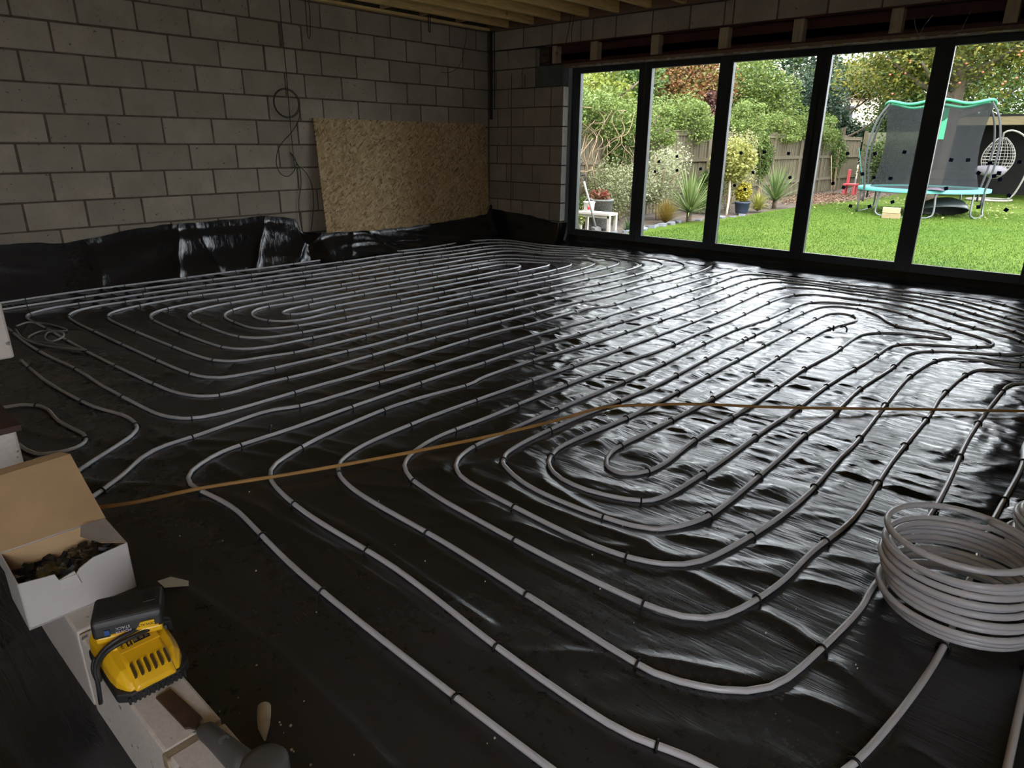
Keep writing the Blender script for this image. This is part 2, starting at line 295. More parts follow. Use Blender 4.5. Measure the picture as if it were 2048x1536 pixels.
PIPE_C2 = "4203,-6440 4027,-6197 3906,-6065 3876,-6013 3861,-5956 3857,-5837 3818,-5509 3826,-5451 3871,-5341 3878,-5282 3876,-4742 3863,-4112 3865,-3782 3879,-3302 3910,-2913 3913,-2583 3929,-2044 3918,-1714 3923,-1174 3897,-786 3898,-667 3918,-556 3955,-485 4013,-434 4062,-413 4116,-399 4232,-388 4712,-377 4830,-362 5063,-313 5181,-302 5270,-304 5389,-319 5506,-343 5621,-375 5757,-433 6007,-594 6380,-786 6531,-883 6619,-962 6695,-1053 6771,-1181 6830,-1319 6858,-1404 6885,-1521 6912,-1759 6921,-2238 6901,-2628 6832,-3103 6797,-3248 6765,-3332 6732,-3381 6710,-3400 6656,-3419 6540,-3428 6516,-3441 6501,-3462 6493,-3489 6493,-3548 6509,-3697 6512,-3847 6495,-4447 6505,-5197 6457,-5614 6436,-5702 6402,-5785 6364,-5830 6312,-5859 6194,-5877 6078,-5909 6019,-5916 5719,-5908 5241,-5867 4761,-5869 4523,-5842 4437,-5816 4386,-5785 4347,-5740 4321,-5686 4273,-5544 4246,-5427 4210,-5190 4199,-5071 4202,-4921 4241,-4593 4238,-4538 4222,-4487 4215,-4429 4212,-4129 4219,-3949 4253,-3531 4265,-2841 4260,-1701 4227,-982 4240,-835 4255,-780 4278,-731 4331,-672 4402,-634 4485,-614 4603,-605 5321,-634 5499,-658 5612,-691 5692,-729 5742,-760 5975,-947 6122,-1051 6249,-1129 6459,-1245 6530,-1297 6590,-1360 6632,-1436 6658,-1521 6677,-1669 6680,-1818 6671,-1938 6643,-2053 6604,-2132 6528,-2223 6436,-2300 6359,-2344 6249,-2385 6200,-2414 6163,-2456 6135,-2537 6103,-3105 6117,-3405 6122,-4065 6144,-4665 6114,-4933 6101,-5172 6068,-5349 6048,-5406 6015,-5455 5966,-5489 5909,-5506 5760,-5519 5490,-5519 5160,-5505 5010,-5494 4832,-5467 4777,-5445 4727,-5413 4674,-5341 4634,-5228 4618,-5110 4625,-4810 4616,-4510 4617,-4120 4627,-3640 4646,-3371 4631,-2831 4635,-2381 4603,-1722 4598,-1452 4612,-1244 4643,-1133 4671,-1086 4708,-1046 4753,-1016 4833,-989 4979,-969 5217,-953 5305,-958 5390,-978 5443,-1000 5520,-1045 5906,-1329 6163,-1481 6210,-1516 6252,-1556 6286,-1603 6312,-1655 6332,-1740 6332,-1797 6322,-1854 6300,-1907 6267,-1955 6178,-2031 5975,-2159 5879,-2229 5824,-2295 5796,-2377 5790,-2465 5792,-2795 5766,-3244 5782,-3814 5770,-4024 5781,-4414 5778,-4953 5757,-5040 5734,-5096 5701,-5146 5679,-5165 5625,-5189 5507,-5212 5357,-5222 5237,-5219 5149,-5204 5092,-5186 5010,-5149 4987,-5131 4953,-5082 4943,-5054 4926,-4936 4924,-4636 4962,-3977 4934,-3227 4923,-2480 4922,-2872 4930,-1792 4937,-1612 4953,-1495 4984,-1417 5037,-1358 5083,-1336 5135,-1327 5216,-1340 5293,-1373 5357,-1426 5392,-1471 5488,-1620 5546,-1681 5568,-1694 5619,-1708 5786,-1695 5836,-1703 5858,-1714 5891,-1746 5902,-1788 5887,-1826 5850,-1853 5653,-1887 5600,-1908 5553,-1940 5514,-1982 5481,-2029 5457,-2082 5444,-2138 5439,-2317 5451,-2676 5432,-3126 5451,-3906 5441,-4385 5463,-4715 5453,-4804 5430,-4858 5411,-4881 5386,-4897 5357,-4900 5329,-4893 5304,-4877 5271,-4829 5253,-4771 5244,-4682 5257,-4383 5269,-3753 5236,-2943 5224,-2224 5241,-2045 5293,-1781 5296,-1696 5282,-1644 5254,-1602 5215,-1575 5172,-1568 5151,-1573 5115,-1599 5090,-1642 5075,-1695 5066,-1843 5081,-3283 5099,-4273 5092,-4483 5067,-4842 5082,-4930 5121,-5010 5190,-5066 5246,-5087 5305,-5094 5365,-5093 5424,-5082 5509,-5053 5560,-5023 5579,-5000 5600,-4944 5615,-4735 5621,-4555 5620,-4105 5630,-3775 5624,-3325 5656,-2636 5660,-2336 5673,-2249 5710,-2172 5749,-2129 5797,-2096 5977,-1991 6071,-1918 6122,-1851 6131,-1826 6136,-1773 6122,-1723 6107,-1700 6047,-1642 5766,-1474 5559,-1302 5487,-1251 5408,-1211 5352,-1192 5266,-1175 5177,-1169 5090,-1176 5034,-1189 4981,-1212 4912,-1260 4876,-1304 4837,-1380 4822,-1436 4811,-1524 4811,-2093 4774,-2511 4769,-2631 4776,-3021 4807,-3740 4795,-4760 4801,-4910 4798,-5060 4809,-5149 4839,-5233 4875,-5280 4951,-5327 5009,-5341 5308,-5365 5518,-5372 5638,-5366 5725,-5348 5807,-5312 5852,-5273 5883,-5222 5914,-5106 5947,-4899 5962,-4749 5970,-4570 5958,-4180 5959,-4000 5907,-3012 5909,-2742 5934,-2473 5946,-2415 5966,-2361 5981,-2337 6021,-2298 6099,-2260 6298,-2200 6347,-2170 6385,-2128 6410,-2077 6424,-2021 6429,-1932 6423,-1812 6405,-1664 6377,-1548 6342,-1468 6271,-1374 6159,-1275 5891,-1083 5680,-916 5606,-866 5527,-826 5386,-781 5238,-759 4969,-749 4730,-753 4643,-767 4564,-796 4498,-845 4451,-913 4429,-966 4410,-1051 4400,-1199 4407,-1439 4446,-2098 4458,-2758 4453,-3778 4426,-4918 4428,-5068 4447,-5337 4462,-5425 4479,-5483 4519,-5563 4562,-5604 4614,-5632 4760,-5664 5270,-5677 5629,-5701 6018,-5718 6076,-5702 6156,-5662 6203,-5625 6238,-5577 6258,-5521 6269,-5462 6307,-5134 6304,-5015 6331,-4475 6328,-4175 6304,-3576 6317,-2826 6326,-2677 6353,-2596 6390,-2563 6441,-2557 6584,-2594 6641,-2600 6692,-2586 6714,-2570 6745,-2524 6776,-2410 6802,-2171 6809,-1992 6801,-1812 6773,-1574 6739,-1398 6721,-1341 6685,-1260 6616,-1165 6528,-1087 6428,-1021 6322,-967 6159,-901 6083,-860 6014,-806 5819,-623 5747,-572 5668,-533 5555,-503 5377,-490 4747,-510 4359,-509 4273,-516 4196,-541 4136,-589 4095,-658 4068,-769 4062,-978 4087,-1457 4111,-2416 4102,-2686 4072,-3165 4038,-3915 4034,-4094 4040,-4304 4033,-4514 4059,-5144 4082,-5503 4085,-5773 4091,-5832 4110,-5889 4137,-5943 4171,-5991 4219,-6026 4276,-6041 4485,-6021 4575,-6019 5052,-6067 6041,-6087 6191,-6079"
PIPE_Q1 = "2081,-6031 2536,-6047 2718,-6043 3172,-6005 3377,-5955 3468,-5949 3528,-5953 3586,-5968 3613,-5982 3659,-6020 3822,-6239 3937,-6380"
PIPE_Q2 = "2878,-6348 2876,-6289 2893,-6234 2911,-6212 2960,-6180 3047,-6164 3258,-6174 3499,-6149 3557,-6160 3583,-6173 3604,-6192 3618,-6217 3622,-6245 3618,-6274 3590,-6325 3566,-6342 3509,-6357 3298,-6368"
PIPE_F8 = "6673,-4888 6681,-5559"
PIPE_L0 = "5846,-255 5961,-327 6143,-480 6386,-660"
PIPE_HOSE = "4195,-6406 4289,-6253 4357,-6054 4539,-5674 4754,-5145 4893,-4716 4948,-4451 4972,-4396 5005,-4346 5064,-4278 5275,-4064 5493,-3904 5658,-3773 6112,-3379 6620,-2955"
# ================================================================== the room
RX, RY = 8.2, -9.5          # right wall and the wall behind the camera
ZC = 2.53                   # underside of the joists
COURSE = lambda k: 1.17 + (5 - k) * .225     # bed joint heights

structure('floor', MB().box(-.3, RY - .3, -.30, RX + .3, .2, -.03).mesh('floor', plain('screed', (.25, .24, .22), .9, .1, 3, .2)))

# --- left wall of grey blocks: one shared mesh per block length
_blk = {}
def block_mesh(L, axis, mat, H=.211, T=.05, key=''):
    k = (round(L, 3), axis, mat.name, round(H, 3), T, key)
    if k not in _blk:
        b = MB()
        if axis == 'y': b.box(-T, -L / 2, -H / 2, 0, L / 2, H / 2)
        else: b.box(-L / 2, 0, -H / 2, L / 2, T, H / 2)
        _blk[k] = b.mesh('block', mat, bevel=.004, seg=1)
    return _blk[k]
wl = structure('wall_left', MB().box(-.25, RY - .3, -.3, -.005, .3, 2.9).mesh('wall_left', M_MORTAR))
def left_row(r, joints):
    z = (COURSE(r) + COURSE(r + 1)) / 2
    js = sorted(j for j in joints if j < -.02)
    js = [j for j in js if j > -6.4] + [-.002]
    for a, b in zip(js[:-1], js[1:]):
        L = round((b - a - .014) / .005) * .005
        if L < .05: continue
        o = copy_part(block_mesh(L, 'y', M_BLOCK), 'block', wl, (rnd.uniform(-.002, .002), (a + b) / 2, z + rnd.uniform(-.0015, .0015)), (rnd.uniform(-.004, .004), 0, rnd.uniform(-.004, .004)))
def seq(a, b, step=.45):
    out = []; x = a
    while x < b - 1e-6: out.append(round(x, 3)); x += step
    return out
left_row(-1, seq(-6.388, -3.2) + [-3.24, -2.80] + seq(-2.466, 0))
left_row(0, seq(-6.523, -2.9) + [-2.944] + seq(-2.70, 0))
left_row(1, seq(-6.281, -3.1) + [-3.125, -2.785, -2.495] + seq(-2.057, 0))
left_row(2, seq(-6.079, -2.9) + seq(-2.712, 0))
left_row(3, seq(-6.292, -3.1) + [-2.794] + seq(-2.515, 0))
left_row(4, seq(-5.99, -2.8) + seq(-2.41, 0))
left_row(5, seq(-6.232, 0)); left_row(6, seq(-6.039, 0)); left_row(7, seq(-6.276, 0)); left_row(8, seq(-6.05, 0)); left_row(9, seq(-6.276, 0))

# --- wall with the doors
wb = structure('wall_back', MB().box(-.3, .006, -.3, 1.215, .10, 2.07).box(-.3, .20, -.3, 1.26, .32, 2.9).box(-.3, .006, 2.30, RX + .3, .1, 2.9).box(1.2, .20, 2.13, RX + .3, .32, 2.9)
               .box(6.16, .006, -.3, RX + .3, .32, 2.9).box(-.3, .1, 2.13, 6.2, .2, 2.2).mesh('wall_back', M_MORTAR))
def back_row(r, xs, x1, x0=.004):
    z = (COURSE(r) + COURSE(r + 1)) / 2; js = [x0] + xs + [x1]
    for a, b in zip(js[:-1], js[1:]):
        L = round((b - a - .014) / .005) * .005
        if L < .04: continue
        copy_part(block_mesh(L, 'x', M_BLOCK, T=.09), 'block', wb, ((a + b) / 2, rnd.uniform(-.002, .002), z), (rnd.uniform(-.003, .003), 0, 0))
back_row(-1, [.587, 1.038, 1.455, 1.622, 1.931, 2.388, 2.824, 3.191, 3.285, 3.72, 4.17, 4.62, 5.07, 5.52, 5.97, 6.42, 6.87, 7.32, 7.77], RX)
back_row(0, [.338], .79)
back_row(1, [.137, .576], .79)
back_row(2, [.341, .775, 1.043], 1.225)
for r, xs in ((3, [.163, .601, 1.043]), (4, [.327, .78]), (5, [.153, .591, 1.045]), (6, [.317, .769]), (7, [.436, .888]), (8, [.162, .601, 1.055]), (9, [.32, .77])): back_row(r, xs, 1.225)
pd = MB().box(.80, -.004, 1.85, 1.225, .1, 2.075).obj('padstone', M_PAD, wb, bevel=.004)
for x in (.40, .62):     # shallow chases cut in the block face
    MB().box(x, -.003, .35 if x < .5 else 1.85, x + .012, .002, 2.02 if x < .5 else 2.0).obj('chase', M_MORTAR, wb)
for r in range(2, 9):      # block ends at the door reveal, daylight painted in as a pale colour
    MB().box(1.2255, .004, COURSE(r + 1) + .007, 1.2335, .099, COURSE(r) - .007).obj('lit_block_end', plain('painted_daylight', (.82, .78, .72), .9, .08, 20, .2) if 'painted_daylight' not in bpy.data.materials else bpy.data.materials['painted_daylight'], wb, bevel=.002, seg=1)
# reveal: cavity closer beside the frame
structure('trim_1', MB().box(1.205, .101, 0, 1.232, .205, 2.08).mesh('trim_1', M_CLOSER, bevel=.002))
# walls not in view; opening in the right one is added for fill daylight
structure('wall_right', MB().box(RX, RY - .3, -.3, RX + .3, -9.2, 2.9).box(RX, -7.2, -.3, RX + .3, .3, 2.9).box(RX, -9.2, 2.15, RX + .3, -7.2, 2.9).box(RX, -9.2, -.3, RX + .3, -7.2, .7).mesh('wall_right', M_MORTAR))
structure('wall_front', MB().box(-.3, RY - .3, -.3, RX + .3, RY, 2.9).mesh('wall_front', M_MORTAR))

# --- steel beam over the doors with timber packers
bm_ = thing('steel_beam', 'red oxide steel beam with timber packers above the glass doors', 'beam', (0, 0, 2.08))
MB().box(.93, .004, 0, 6.7, .15, .014).obj('flange', M_STEEL, bm_); MB().box(.93, .004, .205, 6.7, .15, .219).obj('flange', M_STEEL, bm_)
MB().box(.93, .10, .014, 6.7, .112, .205).obj('web', M_STEEL, bm_)
for x in (1.075, 1.643, 2.43, 3.20, 3.93, 4.75, 5.56, 6.35):
    wd = .095 if x > 1.2 else .07
    MB().box(x - wd / 2, .008, .0145, x + wd / 2, .099, .2045).obj('packer', M_PACK, bm_, bevel=.003, seg=1)
t2 = structure('trim_2', MB().box(1.23, -.004, 2.045, 6.2, .16, 2.078).mesh('trim_2', M_HEAD))
foam = MB()
for i in range(46):       # ragged bead of filler along the top of the frame
    x = 1.3 + i * .105 + rnd.uniform(-.04, .04); l = rnd.uniform(.03, .09); h = rnd.uniform(.004, .016)
    foam.box(x, -.010, 2.045 - h, x + l, .004, 2.05)
foam.obj('filler_bead', plain('filler', (.42, .38, .36), .9, .1, 20, .3), t2, bevel=.002)

# --- ceiling: joists, deck, plates
ce = structure('ceiling', MB().box(-.3, RY - .3, 2.76, RX + .3, .3, 2.9).mesh('ceiling', M_DECK))
jm = MB().box(-.0235, RY, 0, .0235, -.03, .225).mesh('joist', M_PINE, bevel=.003, seg=1)
x = .37
while x < RX:
    copy_part(jm, 'joist', ce, (x, 0, ZC)); x += .4
MB().box(0.002, -.045, 2.522, RX, -.002, 2.745).obj('wall_plate', M_HEAD, ce)
MB().box(0.002, RY, 2.524, .075, -.05, 2.552).obj('wall_batten', M_PINE, ce)
nm = MB().box(0, -.0235, 0, .27, .0235, .15).mesh('noggin', M_PINEX, bevel=.003, seg=1)
for y in (-5.2, -4.6, -4.05, -3.45, -2.86, -2.29, -1.74, -1.18, -.62): copy_part(nm, 'noggin', ce, (.076, y, 2.556))

# --- glass doors: fixed frame and five leaves
GL = [1.354, 2.319, 3.260, 4.211, 5.190]; GR = [2.168, 3.122, 4.085, 5.056, 6.023]; GZ0, GZ1 = .174, 1.987
dr = structure('door_1')
f = MB().box(1.233, .165, 0, 1.279, .245, 2.10).box(6.098, .165, 0, 6.155, .245, 2.10).box(1.279, .165, 2.062, 6.098, .245, 2.10).box(1.279, .165, 0, 6.098, .245, .098)
fr = structure('outer_frame', f.mesh('outer_frame', M_ANTH, bevel=.003, seg=1), dr)
GY = .200
pads = [(2.478, 1.015), (2.699, 1.072), (2.436, 0.906), (2.714, 0.925), (2.996, 0.948), (3.434, 1.118), (3.587, 0.93), (3.681, 1.131), (3.403, 0.793), (3.523, 0.758), (3.926, 1.12), (3.973, 0.894), (4.479, 1.127), (4.391, 0.853), (4.493, 0.821), (4.583, 0.655), (4.75, 0.661), (4.937, 0.712), (4.744, 0.92), (4.884, 0.917), (4.958, 1.146), (4.717, 1.13), (4.64, 0.948), (5.331, 1.085), (5.456, 1.088), (5.339, 0.849), (5.617, 1.067), (5.552, 0.985), (5.667, 0.964), (5.696, 0.989), (5.714, 0.938), (5.818, 1.079), (5.802, 0.814), (5.806, 0.697), (5.608, 0.709)]
M_PADB = plain('blue_pad', (.012, .035, .14), .6, .1, 8, 0)
sm = MB().box(-.016, -.002, -.015, .016, .002, .015).mesh('glazing_pad', M_PADB, bevel=.001, seg=1)
for i in range(5):
    a, b = GL[i], GR[i]; X0, X1, Z0_, Z1_ = a - .072, b + .072, .102, 2.059
    lf = MB()
    lf.box(X0, .160, Z0_, a, .232, Z1_).box(b, .160, Z0_, X1, .232, Z1_).box(a, .160, Z0_, b, .232, GZ0).box(a, .160, GZ1, b, .232, Z1_)
    leaf = structure('leaf', lf.mesh('leaf', M_ANTH, bevel=.003, seg=1), dr)
    gk = MB(); t = .006
    gk.box(a, .165, GZ0, a + t, .196, GZ1).box(b - t, .165, GZ0, b, .196, GZ1).box(a, .165, GZ0, b, .196, GZ0 + t).box(a, .165, GZ1 - t, b, .196, GZ1)
    structure('gasket', gk.mesh('gasket', M_GASKET), leaf)
    pane = structure('pane', MB().box(a, GY - .003, GZ0, b, GY + .003, GZ1).mesh('pane', M_GLASS), dr)
    for p in pads:
        if a < p[0] < b: copy_part(sm, 'glazing_pad', pane, (p[0], GY - .006, p[1]), (0, rnd.uniform(-.5, .5), 0))
MB().box(2.235, .120, .98, 2.252, .16, 1.12).obj('handle', M_ANTH, dr, bevel=.004)

# ================================================================== black membrane over the floor
def strip(name, rows, mat, parent=None):
    V = np.array(rows, np.float32); n, m = V.shape[:2]; idx = np.arange(n * m).reshape(n, m)
    F = np.stack([idx[:-1, :-1], idx[1:, :-1], idx[1:, 1:], idx[:-1, 1:]], -1).reshape(-1, 4)
    return link(bpy.data.objects.new(name, np_mesh(name, V.reshape(-1, 3), F, mat, True)), parent)
mb = thing('damp_proof_membrane', 'black plastic sheet covering the whole floor and lapping up the walls', 'plastic sheet')
xs = np.linspace(0.01, RX - .01, 430); ys = np.linspace(RY + .01, .155, 860); X, Y = np.meshgrid(xs, ys, indexing='ij')
ca, sa = math.cos(.16), math.sin(.16); U = X * ca + Y * sa; Wv = -X * sa + Y * ca
wx = vnoise(X * .9 + 4, Y * .9) - .5; wy = vnoise(X * 1.1, Y * 1.3 + 9) - .5
far = np.clip((Y + 6.2) / 3.2, .25, 1)                      # sheet lies tauter by the low wall
def rid(u, v, p): return (1 - np.abs(2 * vnoise(u, v) - 1)) ** p
ax_ = vnoise(X * 2.6 + 7, Y * 2.6 + 1) - .5; ay_ = vnoise(X * 2.4 + 19, Y * 2.8 + 13) - .5
def rot_uv(t): return X * math.cos(t) + Y * math.sin(t), -X * math.sin(t) + Y * math.cos(t)
ua, va = rot_uv(.10); ub, vb = rot_uv(.55); uc, vc = rot_uv(-.45)
m1 = np.clip(vnoise(X * .8 + 3, Y * .8 + 2) * 1.9 - .45, 0, 1); m2 = np.clip(vnoise(X * .9 + 13, Y * .9 + 22) * 1.9 - .45, 0, 1)
fine_w = .0055 * rid(ua * 2.0 + ax_ * 3, va * 8 + ay_ * 6, 6) + m1 * .0065 * rid(ub * 2.2 + ay_ * 3 + 5, vb * 6.5 + ax_ * 5, 6) + m2 * .0060 * rid(uc * 2.4 + ax_ * 3 + 9, vc * 6 + ay_ * 5, 6)
fine_w += .0030 * rid(ua * 4 + ay_ * 4 + 31, va * 16 + ax_ * 8, 5) + .0022 * rid(X * 9 + ax_ * 6, Y * 9 + ay_ * 6 + 4, 6)
mid = np.exp(-(((X - 4.9) / 1.6) ** 2 + ((Y + 3.6) / 1.4) ** 2))
nz = np.clip((-3.7 - Y) / 1.0, 0, 1)
H = far * fine_w + (.55 + .45 * far) * .010 * rid(U * .9 + 11 + ax_, Wv * 3.6 + wy * 4 + 3, 7) + .011 * mid * rid(X * 4.6 + ax_ * 5 + 3, Y * 4.6 + ay_ * 5 + 8, 5) + nz * (.012 * rid(U * .75 + wx * 1.4 + 40, Wv * 4.2 + wy * 3.5 + 17, 9) + .006 * m1 * rid(ub * 1.5 + 3, vb * 5 + ax_ * 4, 7))
def ridge(poly, hgt, wid):
    global H
    d = np.full(X.shape, 9.0)
    for (ax, ay), (bx, by) in zip(poly[:-1], poly[1:]):
        vx, vy = bx - ax, by - ay; t = np.clip(((X - ax) * vx + (Y - ay) * vy) / (vx * vx + vy * vy), 0, 1)
        d = np.minimum(d, np.hypot(X - ax - t * vx, Y - ay - t * vy))
    H = H + hgt * np.exp(-(d / wid) ** 2)
for pl, hg, wd in [([(2.3, -2.75), (3.2, -2.62), (4.3, -2.55), (5.4, -2.28), (6.4, -2.1)], .009, .022), ([(3.4, -3.62), (4.3, -3.5), (4.9, -3.55), (6.0, -3.3)], .008, .02),
                   ([(3.35, -5.95), (4.2, -5.9), (5.0, -5.83), (5.6, -5.86)], .007, .012), ([(4.8, -6.33), (5.3, -6.28), (5.75, -6.3)], .006, .010),
                   ([(5.2, -5.15), (5.8, -5.28), (6.2, -5.33), (6.45, -5.45)], .007, .014), ([(4.6, -4.75), (5.2, -4.7), (5.9, -4.62)], .008, .035), ([(4.5, -5.35), (5.1, -5.28), (5.7, -5.25)], .008, .03)]:
    ridge(pl, hg * 1.5, wd * 1.6)
H = H * np.clip(X / .25, 0, 1)
# the clipped-down pipes hold the sheet flat beneath them
dpipe = np.full(X.shape, .2); dx_ = xs[1] - xs[0]; dy_ = ys[1] - ys[0]
for sdat in (PIPE_C1, PIPE_C1B, PIPE_P19, PIPE_C2, PIPE_Q1, PIPE_Q2, PIPE_F8, PIPE_L0):
    for q in catmull([(float(a) / 1000, float(b) / 1000, 0) for a, b in (t.split(',') for t in sdat.split())], .025):
        i0 = max(0, int((q.x - xs[0] - .09) / dx_)); i1 = int((q.x - xs[0] + .09) / dx_) + 2; j0 = max(0, int((q.y - RY - .09) / dy_)); j1 = int((q.y - RY + .09) / dy_) + 2
        w_ = dpipe[i0:i1, j0:j1]; np.minimum(w_, np.hypot(X[i0:i1, j0:j1] - q.x, Y[i0:i1, j0:j1] - q.y), out=w_)
H = np.minimum(H - .001, .0022 + np.clip(dpipe - .012, 0, 1) * .30)
strip('floor_sheet', np.stack([X, Y, H], -1), M_POLY, mb)
# upstand along the left wall
def upstand(name, along, tops, prof, seedv, n=260, k=16, parent=mb, depth=.03):
    """tops: (s, z) outline of the upper edge; prof(s, t, ztop) gives the sheet"""
    s = np.linspace(tops[0][0], tops[-1][0], n); zt = np.interp(s, [q[0] for q in tops], [q[1] for q in tops]) + .012 * (vnoise(s * 9 + seedv, s * 0) - .5)
    rows = []
    for si, zi in zip(s, zt):
        row = []
        for t in np.linspace(0, 1, k): row.append(prof(si, t, zi))
        rows.append(row)
    return strip(name, rows, M_POLY, parent)
topsA = [(-9.4, .40), (-6.4, .41), (-5.58, .42), (-5.13, .39), (-4.53, .46), (-4.35, .47), (-3.58, .475), (-3.31, .485), (-2.98, .43), (-2.93, .29), (-2.68, .27), (-2.15, .25), (-1.57, .24), (-.73, .27), (-.20, .30), (-.13, .43), (-.01, .36)]
def profA(s, t, zt):
    behind = .155 if -2.80 < s < -.10 else .02
    if -2.95 < s <= -2.80: behind = .02 + (.135) * (s + 2.95) / .15
    a = float(vnoise(np.float64(s * 2.1), np.float64(t * 2.3 + 7))); b2 = float(vnoise(np.float64(s * 4 + 3), np.float64(t * 3 + s * .7))); c2 = float(vnoise(np.float64(s * 1.7 + t * 1.6 + 4), np.float64(t * 2.2 + s * .3)))
    z = zt * t; x = behind + .20 * (1 - t) ** 2.2 + (.060 * a + .018 * b2 ** 2 + .022 * (1 - abs(2 * c2 - 1)) ** 3) * math.sin(math.pi * min(1, t * 1.05 + .08)) ** .8
    fold = 0
    for fs, lean, wdt, amp in ((-5.0, .10, .05, .03), (-4.36, .16, .035, .05), (-3.95, -.10, .05, .04), (-3.62, .30, .03, .05), (-3.18, .42, .06, .075), (-2.55, .2, .05, .03), (-1.9, -.25, .05, .035), (-1.35, .2, .04, .03)):
        fold += amp * math.exp(-abs((s - fs - lean * t) / wdt) ** 1.2) * (1 - t * .55)
    x += fold * min(1, 4 * t + .25)
    return (x, s, z - .006 * (1 - t))
upstand('wall_upstand', 'y', topsA, profA, 5, n=620, k=24)
topsB = [(.0, .355), (.07, .35), (.74, .32), (1.2, .25), (1.29, .25)]
def profB(s, t, zt):
    a = float(vnoise(np.float64(s * 5 + 2), np.float64(t * 3)))
    y = -.012 - .10 * (1 - t) ** 2.5 - .02 * a * math.sin(math.pi * t)
    if s > 1.225: y += (s - 1.225) * 2.4
    return (min(s, 1.24), y, zt * t - .006 * (1 - t))
upstand('pillar_upstand', 'x', topsB, profB, 9, n=90, k=14)
edgeF = [(1.24, -.02), (1.7, -.06), (2.2, -.14), (2.5, -.21), (3.1, -.26), (3.6, -.31), (4.55, -.24), (5.2, -.225), (6.1, -.22), (7.2, -.2)]
def profF(s, t, zt):
    ye = np.interp(s, [q[0] for q in edgeF], [q[1] for q in edgeF]) + .05 * (float(vnoise(np.float64(s * 5), np.float64(2.5))) - .5)
    a = float(vnoise(np.float64(s * 7), np.float64(t * 3 + 1))); b2 = float(vnoise(np.float64(s * 16 + 5), np.float64(t * 6)))
    y = ye + (.155 - ye) * t ** .9
    z = .004 + .10 * max(0, (t - .62) / .38) ** 2 + (.024 if s < 3.9 else .010) * math.sin(math.pi * min(1, t * 1.1)) * (.5 + a) + .010 * b2 * (1 - t)
    return (s, y, z)
upstand('threshold_flap', 'x', [(1.24, .1), (7.2, .1)], profF, 3, n=300, k=14)
def path(s, z): return [(float(a) / 1000, float(b) / 1000, z) for a, b in (q.split(',') for q in s.split())]
PR = .0082; PZ = .0102
clip = MB()
clip.tube([(0, -.0135, -.006), (0, -.0125, .003)] + [(0, -.0112 * math.cos(a), .0095 * math.sin(a) + .001) for a in [math.pi * k / 8 for k in range(1, 8)]] + [(0, .0125, .003), (0, .0135, -.006)], .0034, 6)
clip_me = clip.mesh('staple', M_CLIP, smooth=True)
def lay_pipe(name, s, label, step=.46, first=.2, z=PZ, r=PR, mat=M_PIPE, group='grey heating pipes on the floor', lift=None, staples=True):
    t = thing(name, label, 'pipe', group=group)
    pts = catmull(path(s, z), .035)
    q = [pts[0]]
    for p in pts[1:]:
        if (p - q[-1]).length > .010: q.append(p)
    if lift: q = [Vector((p.x, p.y, p.z + lift(i / len(q), p))) for i, p in enumerate(q)]
    MB().tube(q, r, 8).obj('pipe_run', mat, t, smooth=True)
    if staples:
        acc = 0; nxt = first
        for a, b in zip(q[:-1], q[1:]):
            l = (b - a).length
            if acc + l >= nxt:
                d = (b - a).normalized(); o = copy_part(clip_me, 'staple', t, tuple(a + d * (nxt - acc)), (rnd.uniform(-.15, .15), 0, math.atan2(d.y, d.x) + rnd.uniform(-.12, .12)))
                nxt += step * rnd.uniform(.75, 1.3)
            acc += l
    return t
lay_pipe('heating_pipe', PIPE_C1, 'long grey heating pipe coiled in a tight oval beside the block wall', .47)
lay_pipe('heating_pipe', PIPE_C1B, 'outermost grey heating pipe, nearest the block wall, running to the corner', .6)
lay_pipe('heating_pipe', PIPE_P19, 'single grey heating pipe running straight between the two coiled loops', .55)
lay_pipe('heating_pipe', PIPE_C2, 'long grey heating pipe looped in a wide spiral in front of the doors', .46)
lay_pipe('heating_pipe', PIPE_Q1, 'short grey heating pipe bending back towards the open cardboard box', .6)
lay_pipe('heating_pipe', PIPE_Q2, 'small grey pipe loop turning back beside the lone pale block', .55)
lay_pipe('heating_pipe', PIPE_F8, 'grey heating pipe leaving the picture below the pipe coil', .9)
lay_pipe('heating_pipe', PIPE_L0, 'short grey pipe end in the far right corner by the doors', .5)
lay_pipe('coated_pipe', PIPE_HOSE, 'tan plastic-coated pipe lying across the grey heating pipes', z=.0255, r=.0072, mat=M_COPPER, group='', staples=False)

for x, y, z, a, l in ((5.259, -2.087, .010, .4, 'left of two loose black clips lying inside the far pipe loop'), (5.32, -2.045, .010, 1.3, 'right of two loose black clips lying inside the far pipe loop'), (4.06, -5.60, .020, .9, 'black clip fallen sideways on a pipe near the tan pipe')):
    o = copy_part(clip_me, 'loose_clip', None, (x, y, z), (1.35, 0, a)); o.scale = (1.6, 1.6, 1.6); tag(o, l, 'pipe clip', 'loose black pipe clips')

# loose coil of spare pipe
def coil(name, label, c, R, turns, seed, tilt=(0, 0)):
    t = thing(name, label, 'pipe coil', c); rr = random.Random(seed); pts = []; per = 40; n = int(turns * per)
    ph = rr.uniform(0, 6); z = PR + .001
    for i in range(n + 1):
        a = 2 * math.pi * i / per + ph; k = i / per
        rad = R - .014 * k / turns + .008 * math.sin(k * 2.3 + seed) + .006 * math.sin(k * 5.1)
        z = .0095 + k * .0175 + .004 * math.sin(a + seed) * min(1, k) + (.014 * math.sin(a * .5) if k > turns - 2 else 0)
        pts.append((rad * math.cos(a) + tilt[0] * z, rad * math.sin(a) + tilt[1] * z, max(z, .0095)))
    MB().tube(pts, .0085, 10).obj('pipe_winding', M_PIPE, t, smooth=True)
    return t
coil('pipe_coil', 'complete coil of grey heating pipe standing on the black sheet', (6.512, -4.975, .012), .186, 12.3, 2, (-.17, -.07))
